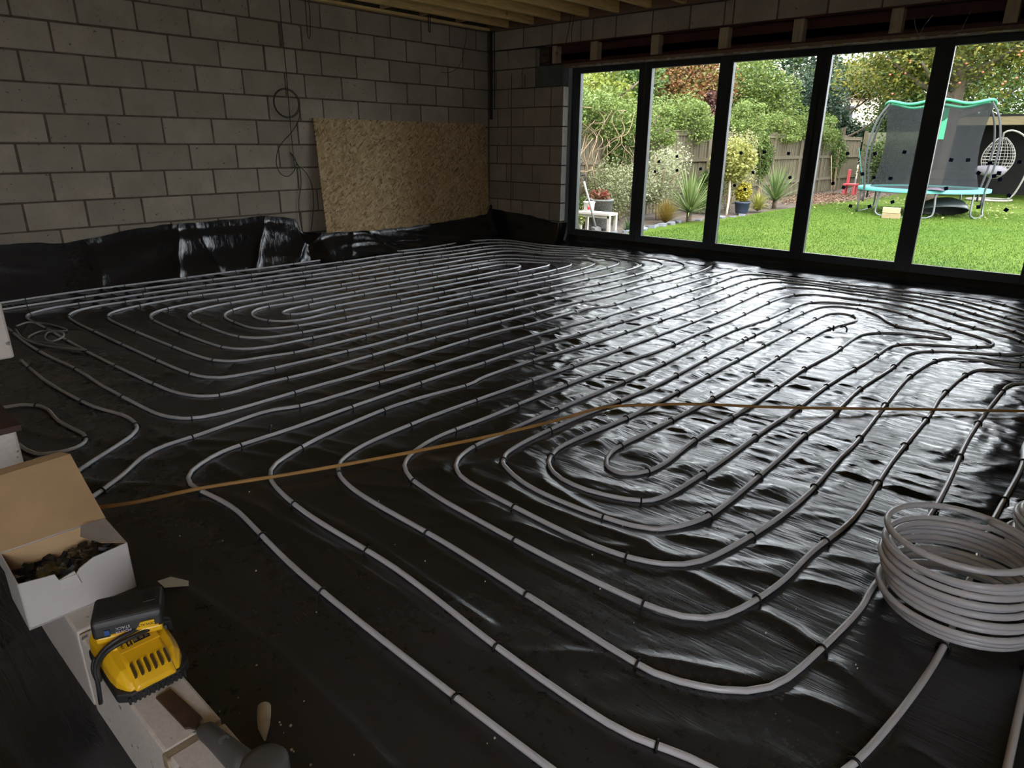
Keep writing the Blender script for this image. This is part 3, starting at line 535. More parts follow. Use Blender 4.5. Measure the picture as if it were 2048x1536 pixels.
coil('pipe_coil', 'second grey pipe coil cut off by the right edge of the picture', (6.70, -4.55, .012), .15, 9.4, 5, (0, 0))

# ================================================================== board and cables on the left wall
ob = thing('osb_board', 'flaky timber strand board leaning against the block wall', 'board', (0, 0, 0))
bo = MB().prism([(.105, .045), (.123, .045), (.026, 1.432), (.008, 1.432)], 1, -2.665, -.095).obj('panel', M_OSB, ob)
def cable(name, label, runs, r=.0035, mat=M_CABLE, cat='cable', part='cable_run'):
    t = thing(name, label, cat)
    for p in runs: MB().tube(catmull(p, .03), r, 6).obj(part, mat, t, smooth=True)
    return t
cc = [(.022 + .004 * k, -2.953 + (.135 + .012 * k) * math.cos(a), 1.562 + (.128 + .01 * k) * math.sin(a)) for k in (0, 1) for a in [2 * math.pi * i / 24 + .3 for i in range(25)]]
cable('wall_cable', 'dark cable dropping down the block wall with a round coil left of the board', [
    [(.015, -2.92, 2.53), (.015, -2.921, 2.311), (.015, -2.92, 2.048), (.015, -2.919, 1.823), (.015, -2.923, 1.593), (.015, -2.929, 1.301), (.015, -2.926, 1.02), (.015, -2.926, .921)],
    cc, [(.015, -2.812, 1.528), (.015, -2.817, 1.433), (.015, -2.912, 1.301), (.015, -3.038, 1.19), (.015, -3.096, 1.118), (.015, -3.13, .974), (.015, -3.09, .886), (.015, -3.02, .859), (.015, -2.952, .897), (.015, -2.91, .96), (.015, -2.912, 1.044), (.015, -2.964, 1.093)],
    [(.015, -2.964, 1.093), (.015, -2.915, 1.02), (.015, -2.867, .92), (.015, -2.872, .769), (.015, -2.913, .619), (.015, -2.924, .465), (.015, -2.908, .281)],
    [(.015, -2.908, .98), (.015, -2.799, .893), (.015, -2.742, .754), (.015, -2.741, .584), (.015, -2.77, .428), (.015, -2.803, .288)]], .0042)
cable('hanging_cable', 'narrow dark cable loop hanging from the joists above the coiled cable', [[(.15, -2.72, 2.535), (.15, -2.724, 2.321), (.15, -2.724, 2.175), (.15, -2.712, 2.155), (.15, -2.70, 2.183), (.15, -2.68, 2.37), (.15, -2.681, 2.535)]], .004)
cable('hanging_cable', 'black cable loop hanging from the joists above the strand board', [[(.3, -1.272, 2.70), (.3, -1.267, 2.48), (.3, -1.262, 2.36), (.3, -1.25, 2.36), (.3, -1.245, 2.483), (.3, -1.213, 2.70)]], .005)
cable('hanging_cable', 'thin cable curling down the block wall near the corner', [[(.10, -.55, 2.60), (.05, -.453, 2.54), (.03, -.413, 2.47), (.03, -.452, 2.303), (.03, -.498, 2.171), (.03, -.577, 2.065), (.03, -.705, 2.005), (.03, -.852, 1.994)]], .003)
cable('hanging_cable', 'pair of dark wires hanging in front of the blocks above the steel beam', [[(1.36, -.055, 2.70), (1.35, -.06, 2.55), (1.33, -.06, 2.42), (1.29, -.06, 2.28), (1.27, -.05, 2.20)], [(1.39, -.06, 2.68), (1.40, -.06, 2.55), (1.37, -.06, 2.40), (1.37, -.05, 2.3)]], .004)
cable('loose_wires', 'few bare wire ends sticking up over the door head', [[(4.95, -.02, 2.06), (4.92, -.05, 2.12), (4.90, -.06, 2.20)], [(4.95, -.02, 2.06), (4.99, -.06, 2.13), (5.04, -.08, 2.19)], [(5.25, -.02, 2.07), (5.28, -.06, 2.14), (5.30, -.07, 2.22)], [(4.95, -.02, 2.06), (5.08, -.04, 2.03), (5.25, -.02, 2.07)]], .0025, M_GCABLE)
cp = thing('black_conduit', 'pair of dark conduits running down the corner of the room', 'conduit', (0, 0, 0))
MB().box(.045, -.03, 1.49, .085, -.008, 2.52).obj('trunking', M_CABLE, cp, bevel=.004); MB().tube([(.12, -.012, 1.62), (.12, -.012, 2.52)], .006, 8).obj('conduit_tube', M_CABLE, cp, smooth=True)
cable('loose_cable', 'thin grey cable curled in loops on the floor at the left edge', [
    catmull([(1.35, -5.87, .05), (1.16, -5.755, .02), (1.25, -5.70, .02), (1.36, -5.67, .02), (1.60, -5.66, .022), (1.55, -5.74, .022), (1.72, -5.81, .022), (1.82, -5.80, .022), (1.75, -5.72, .024), (1.60, -5.70, .026), (1.50, -5.77, .024), (1.62, -5.88, .02), (1.9, -5.80, .02), (2.16, -5.72, .02)], .04),
    [(1.36, -5.88, .03), (1.6, -5.9, .02), (1.9, -5.85, .02), (2.14, -5.735, .02)]], .006, M_GCABLE)

# ================================================================== low dividing wall and what lies on it
WZ = .20
lw = thing('low_wall', 'low wall of pale aerated blocks crossing the near left corner', 'wall')
cuts = [3.344, 3.794, 4.244, 4.694, 5.144, 5.594, 6.044, 6.494, 6.944]
for a, b in zip(cuts[:-1], cuts[1:]):
    me = block_mesh(.438, 'y', M_AERATED, H=.215, T=.10, key='w')
    copy_part(me, 'block', lw, ((a + b) / 2, -6.64, WZ - .1075), (0, 0, math.pi / 2)) if False else \
        MB().box(a + .006, -6.64, WZ - .215, b - .006, -6.54, WZ).obj('block', M_AERATED, lw, bevel=.005, seg=2)
    j = MB().box(b - .007, -6.636, WZ - .215, b + .007, -6.545, WZ - .006)
    if abs(b - 5.594) < .01: j.box(b - .009, -6.645, WZ - .03, b + .016, -6.58, WZ - .001)
    j.obj('mortar_joint', plain('wet_mortar', (.30, .235, .15), .8, .25, 20, .5) if 'wet_mortar' not in bpy.data.materials else bpy.data.materials['wet_mortar'], lw, bevel=.003)
MB().box(3.95, -6.63, WZ + .012, 4.415, -6.53, WZ + .235).obj('block', M_AERATED, lw, bevel=.008)
MB().box(3.70, -6.63, WZ + .245, 4.13, -6.53, WZ + .46).obj('block', M_AERATED, lw, bevel=.008)
MB().box(4.13, -6.63, WZ + .480, 4.625, -6.53, WZ + .62).obj('block', M_AERATED, lw, bevel=.006)
MB().box(3.69, -6.63, WZ + .480, 4.12, -6.53, WZ + .62).obj('block', M_AERATED, lw, bevel=.006)
pk = thing('timber_offcut', 'dark brown timber offcut wedged above the pale block at the left edge', 'offcut', (4.20, -6.585, WZ + .236))
MB().box(-.09, -.045, 0, .235, .065, .018, Matrix.Rotation(math.radians(3), 4, 'Y')).obj('plank', plain('dark_timber', (.06, .030, .022), .6, .2, 8, .2), pk, bevel=.002)
gk_ = thing('grey_offcut', 'grey sheet offcut standing on the timber offcut at the left edge', 'offcut', (4.25, -6.585, WZ + .262))
MB().box(-.08, .045, 0, .0, .058, .10).obj('sheet', plain('grey_sheet', (.22, .22, .23), .6, .1, 9, .1), gk_, bevel=.002)

# open cardboard box of pipe clips
bx = thing('cardboard_box', 'open white cardboard box with brown inside, full of black clips', 'box', (4.985, -6.595, WZ), (0, 0, math.radians(-2)))
hx, hy, hz, ct = .077, .107, .120, .003
def card(name, poly, thick_dir, mat=M_WHITECARD, inner=M_CARD):
    """flat card: outer face in mat, back face in inner"""
    n = len(poly); d = Vector(thick_dir); vs = [Vector(p) for p in poly] + [Vector(p) - d for p in poly]
    me = bpy.data.meshes.new(name); me.from_pydata([tuple(v) for v in vs], [], [tuple(range(n)), tuple(range(n, 2 * n))[::-1]] + [(i, n + i, n + (i + 1) % n, (i + 1) % n) for i in range(n)])
    me.materials.append(mat); me.materials.append(inner)
    for i, p in enumerate(me.polygons): p.material_index = 1 if i == 1 else 0
    return link(bpy.data.objects.new(name, me), bx)
card('base_panel', [(-hx, -hy, .001), (hx, -hy, .001), (hx, hy, .001), (-hx, hy, .001)], (0, 0, -ct))
fz = hz
card('front_panel', [(hx, -hy, 0), (hx, hy, 0), (hx, hy, fz), (hx, .035, fz - .006), (hx, .006, fz - .020), (hx, -.002, fz - .030), (hx, -.004, fz - .022), (hx, -.035, fz - .030), (hx + .001, -.040, fz - .012), (hx, -hy, fz - .004)], (ct, 0, 0))
card('torn_tab', [(hx + .002, -.034, fz - .030), (hx + .004, -.002, fz - .028), (hx + .008, .002, fz - .052), (hx + .010, -.018, fz - .056), (hx + .009, -.020, fz - .049), (hx + .008, -.036, fz - .050)], (.0015, 0, 0))
card('side_panel', [(-hx, -hy, 0), (hx, -hy, 0), (hx, -hy, fz - .004), (-hx, -hy, fz)], (0, -ct, 0)); card('side_panel', [(-hx, hy, 0), (-hx, hy, hz), (hx, hy, hz), (hx, hy, 0)], (0, ct, 0))
card('back_panel', [(-hx, -hy, 0), (-hx, -hy, hz), (-hx, hy, hz), (-hx, hy, 0)], (-ct, 0, 0))
card('lid', [(-hx, -hy, hz), (-hx - .10, -hy - .003, hz + .050), (-hx - .19, -hy - .006, hz + .100), (-hx - .20, hy - .004, hz + .105), (-hx - .11, hy - .002, hz + .055), (-hx, hy, hz)], (-.002, 0, -.003), M_WHITECARD, M_CARD)
card('lid_tuck', [(-hx - .19, -hy - .004, hz + .100), (-hx - .225, -hy + .012, hz + .103), (-hx - .232, hy - .022, hz + .107), (-hx - .20, hy - .004, hz + .105)], (-.002, 0, -.003), M_WHITECARD, M_CARD)
card('end_flap', [(-hx + .006, hy, hz), (hx - .002, hy, hz), (hx - .018, hy - .046, hz + .012), (hx - .070, hy - .072, hz + .016), (-hx + .022, hy - .055, hz + .012)], (0, .002, -.002), M_CARD, plain('dusty_card', (.50, .46, .43), .85, .1, 12, .15))
cl = MB()
rr = random.Random(11)
cl.box(-.070, -.102, .004, .070, .102, .062)
for i in range(150):
    c = Vector((rr.uniform(-.06, .06), rr.uniform(-.092, .092), rr.uniform(.055, .078))); Rm = Matrix.Translation(c) @ Matrix.Rotation(rr.uniform(0, 6), 4, Vector((rr.random(), rr.random(), rr.random())).normalized())
    cl.box(-.014, -.004, -.010, .014, .004, .010, Rm)
o = cl.obj('pipe_clips', plain('glossy_black', (.008, .008, .009), .45, .2, 10, 0), bx); o['kind'] = 'stuff'
gx, gy = np.meshgrid(np.linspace(-.068, .068, 24), np.linspace(-.10, .10, 32), indexing='ij')
gz = .074 + .030 * (vnoise(gx * 38 + 5, gy * 38) - .4) + .012 * (1 - np.abs(2 * vnoise(gx * 60, gy * 60 + 9) - 1)) ** 3 - .02 * (np.abs(gx) / .068) ** 4
strip('clear_bag', np.stack([gx, gy, gz], -1), M_FILM, bx)

# battery on its charger
ch = thing('battery_charger', 'yellow battery charger with black base and cord on the low wall', 'charger', (5.335, -6.585, WZ), (0, 0, math.radians(-2)))
b = MB(); b.prism([(-.098, -.050), (-.085, -.066), (.082, -.066), (.100, -.045), (.100, .045), (.082, .066), (-.085, .066), (-.098, .050)], 2, 0, .022)
b.obj('base', M_BLK, ch, bevel=.004)
rb = MB()
for i in range(13): rb.box(.0985, -.052 + i * .0083, .001, .1035, -.048 + i * .0083, .016)
rb.obj('base_ribs', M_BLK, ch, bevel=.001)
def loft(name, secs, mat, parent, bevel=.006):
    """secs: (u, half-width, z0, z1) cross sections along u"""
    m = MB(); n = len(secs); vs = []
    for u, hw, z0, z1 in secs: vs += [(u, -hw, z0), (u, hw, z0), (u, hw * .97, z0 + (z1 - z0) * .6), (u, hw * .80, z1), (u, -hw * .80, z1), (u, -hw * .97, z0 + (z1 - z0) * .6)]
    fs = [tuple(range(6))[::-1], tuple((n - 1) * 6 + k for k in range(6))]
    for i in range(n - 1):
        for k in range(6): fs.append((i * 6 + k, i * 6 + (k + 1) % 6, (i + 1) * 6 + (k + 1) % 6, (i + 1) * 6 + k))
    m.add(vs, fs); return m.obj(name, mat, parent, bevel=bevel)
loft('shell', [(-.094, .052, .022, .060), (-.078, .063, .022, .068), (-.010, .063, .022, .072), (.040, .063, .022, .060), (.066, .060, .022, .054), (.088, .050, .022, .036), (.096, .044, .022, .028)], M_YEL, ch)
loft('nose', [(.030, .044, .030, .066), (.064, .043, .026, .060), (.092, .039, .021, .040), (.103, .036, .020, .030)], M_YEL, ch, .004)
loft('battery_mount', [(-.070, .046, .060, .080), (.008, .046, .060, .080), (.016, .044, .060, .074)], M_YEL, ch, .004)
for i in range(6):
    v = -.030 + i * .012; MB().box(.066, v - .0018, .046, .094, v + .0018, .0585, Matrix.Translation((.08, v, .052)) @ Matrix.Rotation(math.radians(34), 4, 'Y') @ Matrix.Translation((-.08, -v, -.052))).obj('vent', plain('vent_dark', (.05, .028, .004), .6, .1, 9, 0) if 'vent_dark' not in bpy.data.materials else bpy.data.materials['vent_dark'], ch)
def text_mesh(name, s, size, mat, M, parent, depth=.0004):
    cu = bpy.data.curves.new(name, 'FONT'); cu.body = s; cu.size = size; cu.align_x = 'CENTER'; cu.align_y = 'CENTER'; cu.extrude = depth
    tmp = bpy.data.objects.new('tmp', cu); COL.objects.link(tmp); dg = bpy.context.evaluated_depsgraph_get(); me = bpy.data.meshes.new_from_object(tmp.evaluated_get(dg)); bpy.data.objects.remove(tmp)
    me.materials.clear(); me.materials.append(mat); me.transform(M); return link(bpy.data.objects.new(name, me), parent)
tilt = math.radians(15)
LP = Matrix.Translation((.018, 0, .0735)) @ Matrix.Rotation(tilt, 4, 'Y')      # sloping label face
MB().box(-.020, -.036, -.002, .020, .036, .0012, LP).obj('label_plate', plain('label_yellow', (.72, .40, .012), .5, .05, 9, 0), ch, bevel=.001)
lb = MB(); lb.box(-.010, -.008, .001, .010, .022, .0022, LP); lb.obj('rating_label', M_INK, ch)
lb = MB(); lb.box(-.010, -.020, .001, .012, -.011, .0022, LP); lb.obj('rating_label', M_INK, ch)
for v, w_ in ((-.004, .007), (.007, .006), (.016, .005)):
    MB().box(-.007, v - w_ / 2, .002, .007, v + w_ / 2, .0027, LP).obj('rating_symbol', plain('dull_label', (.16, .12, .06), .6, .1, 9, 0) if 'dull_label' not in bpy.data.materials else bpy.data.materials['dull_label'], ch)
text_mesh('lettering', 'DEWALT', .0062, M_INK, LP @ Matrix.Translation((0, -.0285, .0016)) @ Matrix.Rotation(math.radians(0), 4, 'Z'), ch)
text_mesh('lettering', 'DEWALT', .0058, M_YEL, LP @ Matrix.Translation((.001, -.0155, .0024)) @ Matrix.Rotation(math.radians(0), 4, 'Z'), ch)
MB().box(-.012, .044, .058, .012, .058, .068, Matrix.Rotation(0, 4, 'Y')).obj('indicator_window', M_GRYP, ch, bevel=.001)
MB().tube(catmull([(.000, .066, .040), (.012, .062, .072), (.022, .040, .083), (.028, .005, .087), (.028, -.030, .086), (.022, -.055, .075), (.012, -.072, .045), (.016, -.074, .018), (.000, -.076, .012), (-.018, -.075, .026), (-.020, -.068, .045)], .006), .0042, 8).obj('cord', M_BLK, ch, smooth=True)
MB().tube(catmull([(-.004, .068, .042), (.008, .062, .078), (.016, .036, .090), (.022, .002, .095), (.022, -.034, .092), (.016, -.058, .078), (.010, -.075, .048), (.014, -.078, .01), (.006, -.080, -.04)], .006), .0042, 8).obj('cord', M_BLK, ch, smooth=True)

bt = thing('battery_pack', 'black and yellow battery pack slotted onto the yellow charger', 'battery', (5.312, -6.578, WZ), (0, 0, math.radians(-24)))
Z = .079
b = MB(); b.prism([(-.045, Z + .012), (-.045, Z + .042), (-.035, Z + .053), (.030, Z + .053), (.041, Z + .044), (.045, Z + .012)], 1, -.061, .061)
b.obj('casing', M_BLK, bt, bevel=.009, seg=3)
MB().box(-.041, -.057, Z, .043, .058, Z + .016).obj('foot_band', M_YEL, bt, bevel=.005)
MB().box(-.022, .028, Z + .0525, .012, .050, Z + .0545).obj('release_pad', plain('pad_black', (.012, .012, .012), .6, .1, 9, .1), bt, bevel=.001)
FM = Matrix.Translation((.0468, 0, Z + .026)) @ Matrix(((0, 0, 1, 0), (-1, 0, 0, 0), (0, -1, 0, 0), (0, 0, 0, 1)))   # upside down on the face towards the camera
MB().box(.0440, -.030, Z + .0165, .0466, .052, Z + .0195).obj('stripe', M_YEL, bt); MB().prism([(.014, Z + .019), (.046, Z + .019), (.046, Z + .032), (.022, Z + .032)], 0, .0440, .0466).obj('name_badge', M_YEL, bt)
MB().box(.0440, -.040, Z + .020, .0464, -.031, Z + .031).obj('blue_badge', M_BLUE, bt)
text_mesh('lettering', 'DEWALT', .0076, M_INK, FM @ Matrix.Translation((-.032, .0005, 0)), bt)
text_mesh('lettering', 'POWER', .0080, M_LILAC, FM @ Matrix.Translation((.008, .0035, 0)), bt)
text_mesh('lettering', 'STACK', .0080, M_LILAC, FM @ Matrix.Translation((.008, -.0045, 0)), bt)

# chisel
cs = thing('chisel', 'wide dull steel chisel with grey handle lying on the low wall', 'chisel', (5.455, -6.588, WZ + .001), (0, 0, math.radians(4)))
MB().prism([(0, -.014), (.112, -.016), (.118, -.010), (.126, -.006), (.150, -.004), (.150, .004), (.126, .006), (.118, .010), (.112, .016), (0, .014)], 2, .001, .006).obj('blade', M_RUST, cs, bevel=.0008, seg=1)
MB().tube([(.138, 0, .008), (.146, 0, .010), (.160, 0, .016), (.185, 0, .017), (.225, 0, .020), (.27, 0, .022), (.30, 0, .022)], [.007, .012, .0165, .0165, .019, .022, .019], 14).obj('handle', M_GRYP, cs, smooth=True)
MB().lathe([(.009, 0), (.009, .0015)], (.220, .000, .0365), 20).obj('maker_mark', plain('mark_grey', (.13, .13, .13), .5, .1, 9, 0), cs)
tb = thing('plastic_tub', 'rounded grey plastic rim beside the chisel at the bottom edge', 'tub', (5.772, -6.552, WZ - .02))
MB().lathe([(.034, 0), (.038, .004), (.038, .062), (.034, .068), (.022, .070)], (0, 0, 0), 28).obj('shell', M_GRYP, tb, smooth=True, bevel=0)

# bits on the sheet
wd = thing('wood_wedge', 'pale tapered wooden wedge lying on the sheet by the low wall', 'wedge', (5.455, -6.405, .004), (0, 0, math.radians(-30)))
MB().tube([(-.022, 0, .014), (-.018, 0, .015), (.01, 0, .015), (.035, 0, .011), (.066, .002, .005)], [.010, .0145, .0145, .012, .002], 10).obj('stick', M_PALEWOOD, wd, smooth=True)
pp = thing('paper_scrap', 'torn cream paper scrap on the sheet behind the battery', 'paper', (4.83, -6.335, .013), (0, 0, .2))
MB().prism([(-.045, -.02), (.0, -.028), (.05, .012), (.03, .026), (-.03, .012)], 2, 0, .0012).obj('scrap', M_PAPER, pp)
db = MB(); rr = random.Random(5)
for i in range(110):
    x, y = rr.uniform(4.4, 6.4), rr.uniform(-6.5, -4.2)
    if i < 25: x, y = rr.gauss(5.55, .12), rr.gauss(-6.42, .04)
    s = rr.uniform(.0008, .0018); db.box(x - s, y - s, .002, x + s, y + s * rr.uniform(.6, 2), .004 + s)
o = db.obj('dust_crumbs', M_PAPER); tag(o, 'pale crumbs of plaster scattered on the black sheet', 'crumbs'); o['kind'] = 'stuff'
# ================================================================== the garden
GZ = -.12
def lawn_mat():
    m, nt, b = nodes('lawn'); v = coords(nt); f1 = noise(nt, v, .55, 4, .6); f2 = noise(nt, coords(nt, (1, 1, 1)), 14, 5, .7)
    c = ramp(nt, f1, [(.3, (.044, .088, .007)), (.5, (.072, .112, .010)), (.72, (.092, .122, .016))])
    c = mix(nt, ramp(nt, f2, [(.35, (.0,) * 3), (.7, (.6,) * 3)]), c, (.032, .064, .005))
    nt.links.new(c, b.inputs['Base Color']); b.inputs['Roughness'].default_value = .9; b.inputs['Specular IOR Level'].default_value = .1
    bump(nt, b, noise(nt, v, 60, 4), .8, .03); return m
M_LAWN = lawn_mat(); M_SOIL = plain('bed_soil', (.07, .05, .035), .95, .4, 5, .6)
g = MB(); g.box(-60, .32, GZ - .3, 60, 70, GZ - .03)
structure('ground', g.mesh('ground', M_SOIL))
lawn_edge = [(.75, .33), (.72, 2.3), (.60, 3.3), (.60, 4.6), (.72, 5.6), (.85, 6.6), (.78, 8.0), (.86, 9.1), (.70, 10.9), (1.15, 12.6), (1.3, 15.0), (1.3, 24), (30, 24), (30, .33)]
ln = structure('lawn', MB().prism([(x, y) for x, y in lawn_edge], 2, GZ - .1, GZ).mesh('lawn', M_LAWN))
rs = np.random.RandomState(12)
def scatter_blades(name, n, x0, x1, y0, y1, h, mat, wid=.004):
    x = rs.uniform(x0, x1, n); y = rs.uniform(y0, y1, n); a = rs.uniform(0, 6.28, n); hh = h * rs.uniform(.5, 1.3, n); lx = rs.normal(0, .5, n) * hh; ly = rs.normal(0, .5, n) * hh
    V = np.stack([np.stack([x - wid * np.cos(a), y - wid * np.sin(a), np.full(n, GZ)], -1), np.stack([x + wid * np.cos(a), y + wid * np.sin(a), np.full(n, GZ)], -1), np.stack([x + lx, y + ly, GZ + hh], -1)], 1).reshape(-1, 3)
    return np_mesh(name, V, np.arange(3 * n).reshape(n, 3), mat)
M_GRASS = leafmat('grass_blades', [(.06, .15, .008), (.11, .22, .014), (.17, .28, .03)], .7, .2)
o = link(bpy.data.objects.new('grass', scatter_blades('grass', 110000, .95, 9, .4, 11, .022, M_GRASS, .005))); tag(o, 'short mown green grass blades of the lawn', 'grass'); o['kind'] = 'stuff'

def leaves(n, c, rad, size, shell=.55, flat=.5, lo=None, aspect=.55):
    """random leaf quads in an ellipsoid, denser towards the outside"""
    d = rs.normal(0, 1, (n, 3)); d /= np.linalg.norm(d, axis=1)[:, None]; r = rs.uniform(shell ** 3, 1, n) ** (1 / 3.)
    lump = .82 + .36 * vnoise(d[:, 0] * 2.3 + 20 + c[0], d[:, 1] * 2.3 + d[:, 2] * 2.1 + 30 + c[1])
    P = np.array(c) + d * (r * lump)[:, None] * np.array(rad)
    if lo is not None: P[:, 2] = np.maximum(P[:, 2], lo + rs.uniform(0, .25, n))
    u = rs.normal(0, 1, (n, 3)); u[:, 2] *= flat; u /= np.linalg.norm(u, axis=1)[:, None]
    q = rs.normal(0, 1, (n, 3)); w_ = np.cross(u, q); w_ /= np.linalg.norm(w_, axis=1)[:, None]
    s = size * rs.uniform(.6, 1.35, n)[:, None]
    V = np.stack([P - u * s * .5, P + w_ * s * .5 * aspect, P + u * s * .5, P - w_ * s * .5 * aspect], 1).reshape(-1, 3)
    return V
def lobed(n, c, rad, size, shell, lobes=16, **kw):
    """ragged mass of many small clumps around a core"""
    lobes = max(lobes, 16); out = [leaves(int(n * .28), c, tuple(r * .78 for r in rad), size, .2, **kw)]
    for k in range(lobes):
        d = rs.normal(0, 1, 3); d /= np.linalg.norm(d); f = rs.uniform(.20, .48); e = rs.uniform(.35, 1.0) * (1 - .35 * f)
        out.append(leaves(int(n * .72 / lobes), tuple(np.array(c) + d * np.array(rad) * e), tuple(r * f * rs.uniform(.7, 1.3) for r in rad), size, 0, **kw))
    return np.concatenate(out)
def foliage(parent, V, mat, name='foliage'):
    n = len(V) // 4; return link(bpy.data.objects.new(name, np_mesh(name, V, np.arange(4 * n).reshape(n, 4), mat)), parent)
M_BARK = plain('bark', (.10, .075, .05), .95, .35, 9, .6); M_TWIG = plain('twig', (.22, .15, .09), .9, .3, 12, .3)
def limbs(parent, base, top, r, nb, spread, name='trunk', mat=M_BARK):
    base = Vector(base); top = Vector(top); m = MB(); mid = (base + top) / 2 + Vector((rs.uniform(-.08, .08), rs.uniform(-.08, .08), 0))
    m.tube(catmull([base, mid, top], .25), [r * (1 - .45 * i / 40) for i in range(len(catmull([base, mid, top], .25)))], 8); m.obj(name, mat, parent, smooth=True)
    for k in range(nb):
        a = 2 * math.pi * k / nb + rs.uniform(-.4, .4); s = mid.lerp(top, rs.uniform(.1, 1)); l = spread * rs.uniform(.6, 1.1)
        e = s + Vector((math.cos(a) * l, math.sin(a) * l, l * rs.uniform(.25, .9)))
        pts = catmull([s, (s + e) / 2 + Vector((0, 0, -.08 * l)), e], .2); MB().tube(pts, [r * .5 * (1 - .8 * i / len(pts)) for i in range(len(pts))], 5).obj('branch', mat, parent, smooth=True)
def tree(name, label, base, h, rad, cz, n, size, cols, trunk=.09, nb=7, cat='tree', group='trees and shrubs behind the fence', extra=(), mat=None, shell=.45):
    t = thing(name, label, cat, (0, 0, 0), group=group); bz = GZ - .03
    limbs(t, (base[0], base[1], bz), (base[0] + .1, base[1], bz + h * .62), trunk, nb, min(rad[0], rad[1]) * .75)
    V = [lobed(n, (base[0], base[1], cz), rad, size, shell, 9)]
    for (dx, dy, dz, rx, ry, rz, nn) in extra: V.append(lobed(nn, (base[0] + dx, base[1] + dy, cz + dz), (rx, ry, rz), size, shell))
    foliage(t, np.concatenate(V), mat or leafmat(name + '_leaf', cols)); return t
def shrub(name, label, c, rad, n, size, cols, stems=6, cat='shrub', group='shrubs in the flower bed', **kw):
    t = thing(name, label, cat, group=group); bz = GZ - .03
    m = MB()
    for k in range(stems):
        a = rs.uniform(0, 6.28); e = Vector((c[0] + math.cos(a) * rad[0] * .6, c[1] + math.sin(a) * rad[1] * .6, c[2] + rad[2] * rs.uniform(.1, .6)))
        MB().tube(catmull([(c[0] + math.cos(a) * .06, c[1] + math.sin(a) * .06, bz), ((c[0] + e.x) / 2, (c[1] + e.y) / 2, c[2] - rad[2] * .2), e], .15), .011, 5).obj('stem', M_TWIG, t, smooth=True)
    foliage(t, lobed(int(n * 1.6), c, rad, size * .85, kw.get('shell', .3), 9, flat=kw.get('flat', .6), lo=GZ, aspect=kw.get('aspect', .5)), leafmat(name + '_leaf', cols)); return t
def blades(name, label, c, n, L, wid, cols, arch=.6, up=(.25, 1.35), stem=0, cat='plant', group=None):
    """strap leaves arching out of one crown"""
    t = thing(name, label, cat, (c[0], c[1], c[2]), group=group); V = []; F = []; k = 7
    for i in range(n):
        a = rs.uniform(0, 2 * math.pi); el = rs.uniform(*up); l = L * rs.uniform(.7, 1.1); x = z = 0.; ww = Vector((-math.sin(a), math.cos(a), 0)); base = len(V)
        for j in range(k):
            s = j / (k - 1); wd_ = wid * (1 - s) ** .7 * (.5 + min(1, s * 4) * .5) + .0006
            p = Vector((math.cos(a) * x, math.sin(a) * x, stem + z)); V += [tuple(p - ww * wd_), tuple(p + ww * wd_)]
            e2 = el - arch * s * s * (1.6 - el * .6); x += math.cos(e2) * l / (k - 1); z += math.sin(e2) * l / (k - 1)
        F += [(base + 2 * j, base + 2 * j + 1, base + 2 * j + 3, base + 2 * j + 2) for j in range(k - 1)]
    link(bpy.data.objects.new('leaf_blades', np_mesh('leaf_blades', V, F, leafmat(name + '_blade', cols))), t)
    if stem > .02: MB().tube([(0, 0, -.03), (0, 0, stem)], .05, 8).obj('stem', M_BARK, t, smooth=True)
    return t

# --- boundary fence, board by board
fe = thing('garden_fence', 'weathered feather-edge timber fence along the left side of the garden', 'fence', (-.72, 0, GZ))
M_FENCE = wood('fence_board', (.105, .086, .05), (14, 14, 1), .85)
bm1 = MB().box(-.010, -.068, 0, .010, .068, 1.56).mesh('board', M_FENCE)
y = .45; i = 0
while y < 18.6:
    copy_part(bm1, 'board', fe, (rnd.uniform(-.006, .006), y, 0), (0, 0, .10)); y += .126
for y in np.arange(.4, 18.7, 1.83): MB().box(-.05, y - .05, -.1, .05, y + .05, 1.64).obj('post', M_FENCE, fe, bevel=.006)
for z in (.35, .98, 1.50):
    MB().box(.012, .4, z, .045, 18.6, z + .075).obj('rail', M_FENCE, fe)
MB().box(-.03, .4, 1.565, .045, 18.6, 1.60).obj('capping', M_FENCE, fe)
f2 = thing('garden_fence', 'grey-green timber fence across the far end of the garden', 'fence', (0, 18.7, GZ))
bm2 = MB().box(-.068, -.010, 0, .068, .010, 1.75).mesh('board', wood('far_fence', (.15, .15, .09), (14, 14, 1), .9)); x = -.6
while x < 9: copy_part(bm2, 'board', f2, (x, 0, 0)); x += .14
for x in np.arange(-.6, 9, 1.83): MB().box(x - .05, -.07, -.1, x + .05, -.02, 1.8).obj('post', M_FENCE, f2)

# --- trees beyond the fence
YG = [(.20, .26, .03), (.30, .36, .05), (.42, .46, .08), (.14, .22, .03)]
G1 = [(.035, .085, .015), (.07, .14, .02), (.12, .20, .035), (.18, .26, .05)]
DK = [(.018, .045, .016), (.03, .07, .025), (.055, .10, .04)]
RD = [(.16, .055, .02), (.28, .10, .035), (.34, .17, .05), (.22, .20, .04), (.12, .13, .03)]
AP = [(.05, .09, .015), (.10, .15, .02), (.19, .22, .03), (.30, .28, .035), (.38, .31, .05)]
LG = [(.16, .24, .04), (.24, .34, .07), (.34, .43, .11), (.12, .18, .03)]
tree('hazel_tree', 'bright yellow-green leafy tree behind the leftmost door pane', (-2.0, 4.6), 3.0, (1.5, 1.5, 1.0), 1.95, 17000, .075, YG)
tree('laurel_tree', 'dark green bushy tree between the yellow-green and rust-red trees', (-2.3, 6.6), 3.0, (1.1, 1.2, 1.0), 2.1, 13000, .085, G1)
tree('maple_tree', 'rust-red autumn tree filling the top of the second pane', (-2.4, 9.4), 3.6, (1.7, 2.0, 1.1), 2.6, 22000, .08, RD)
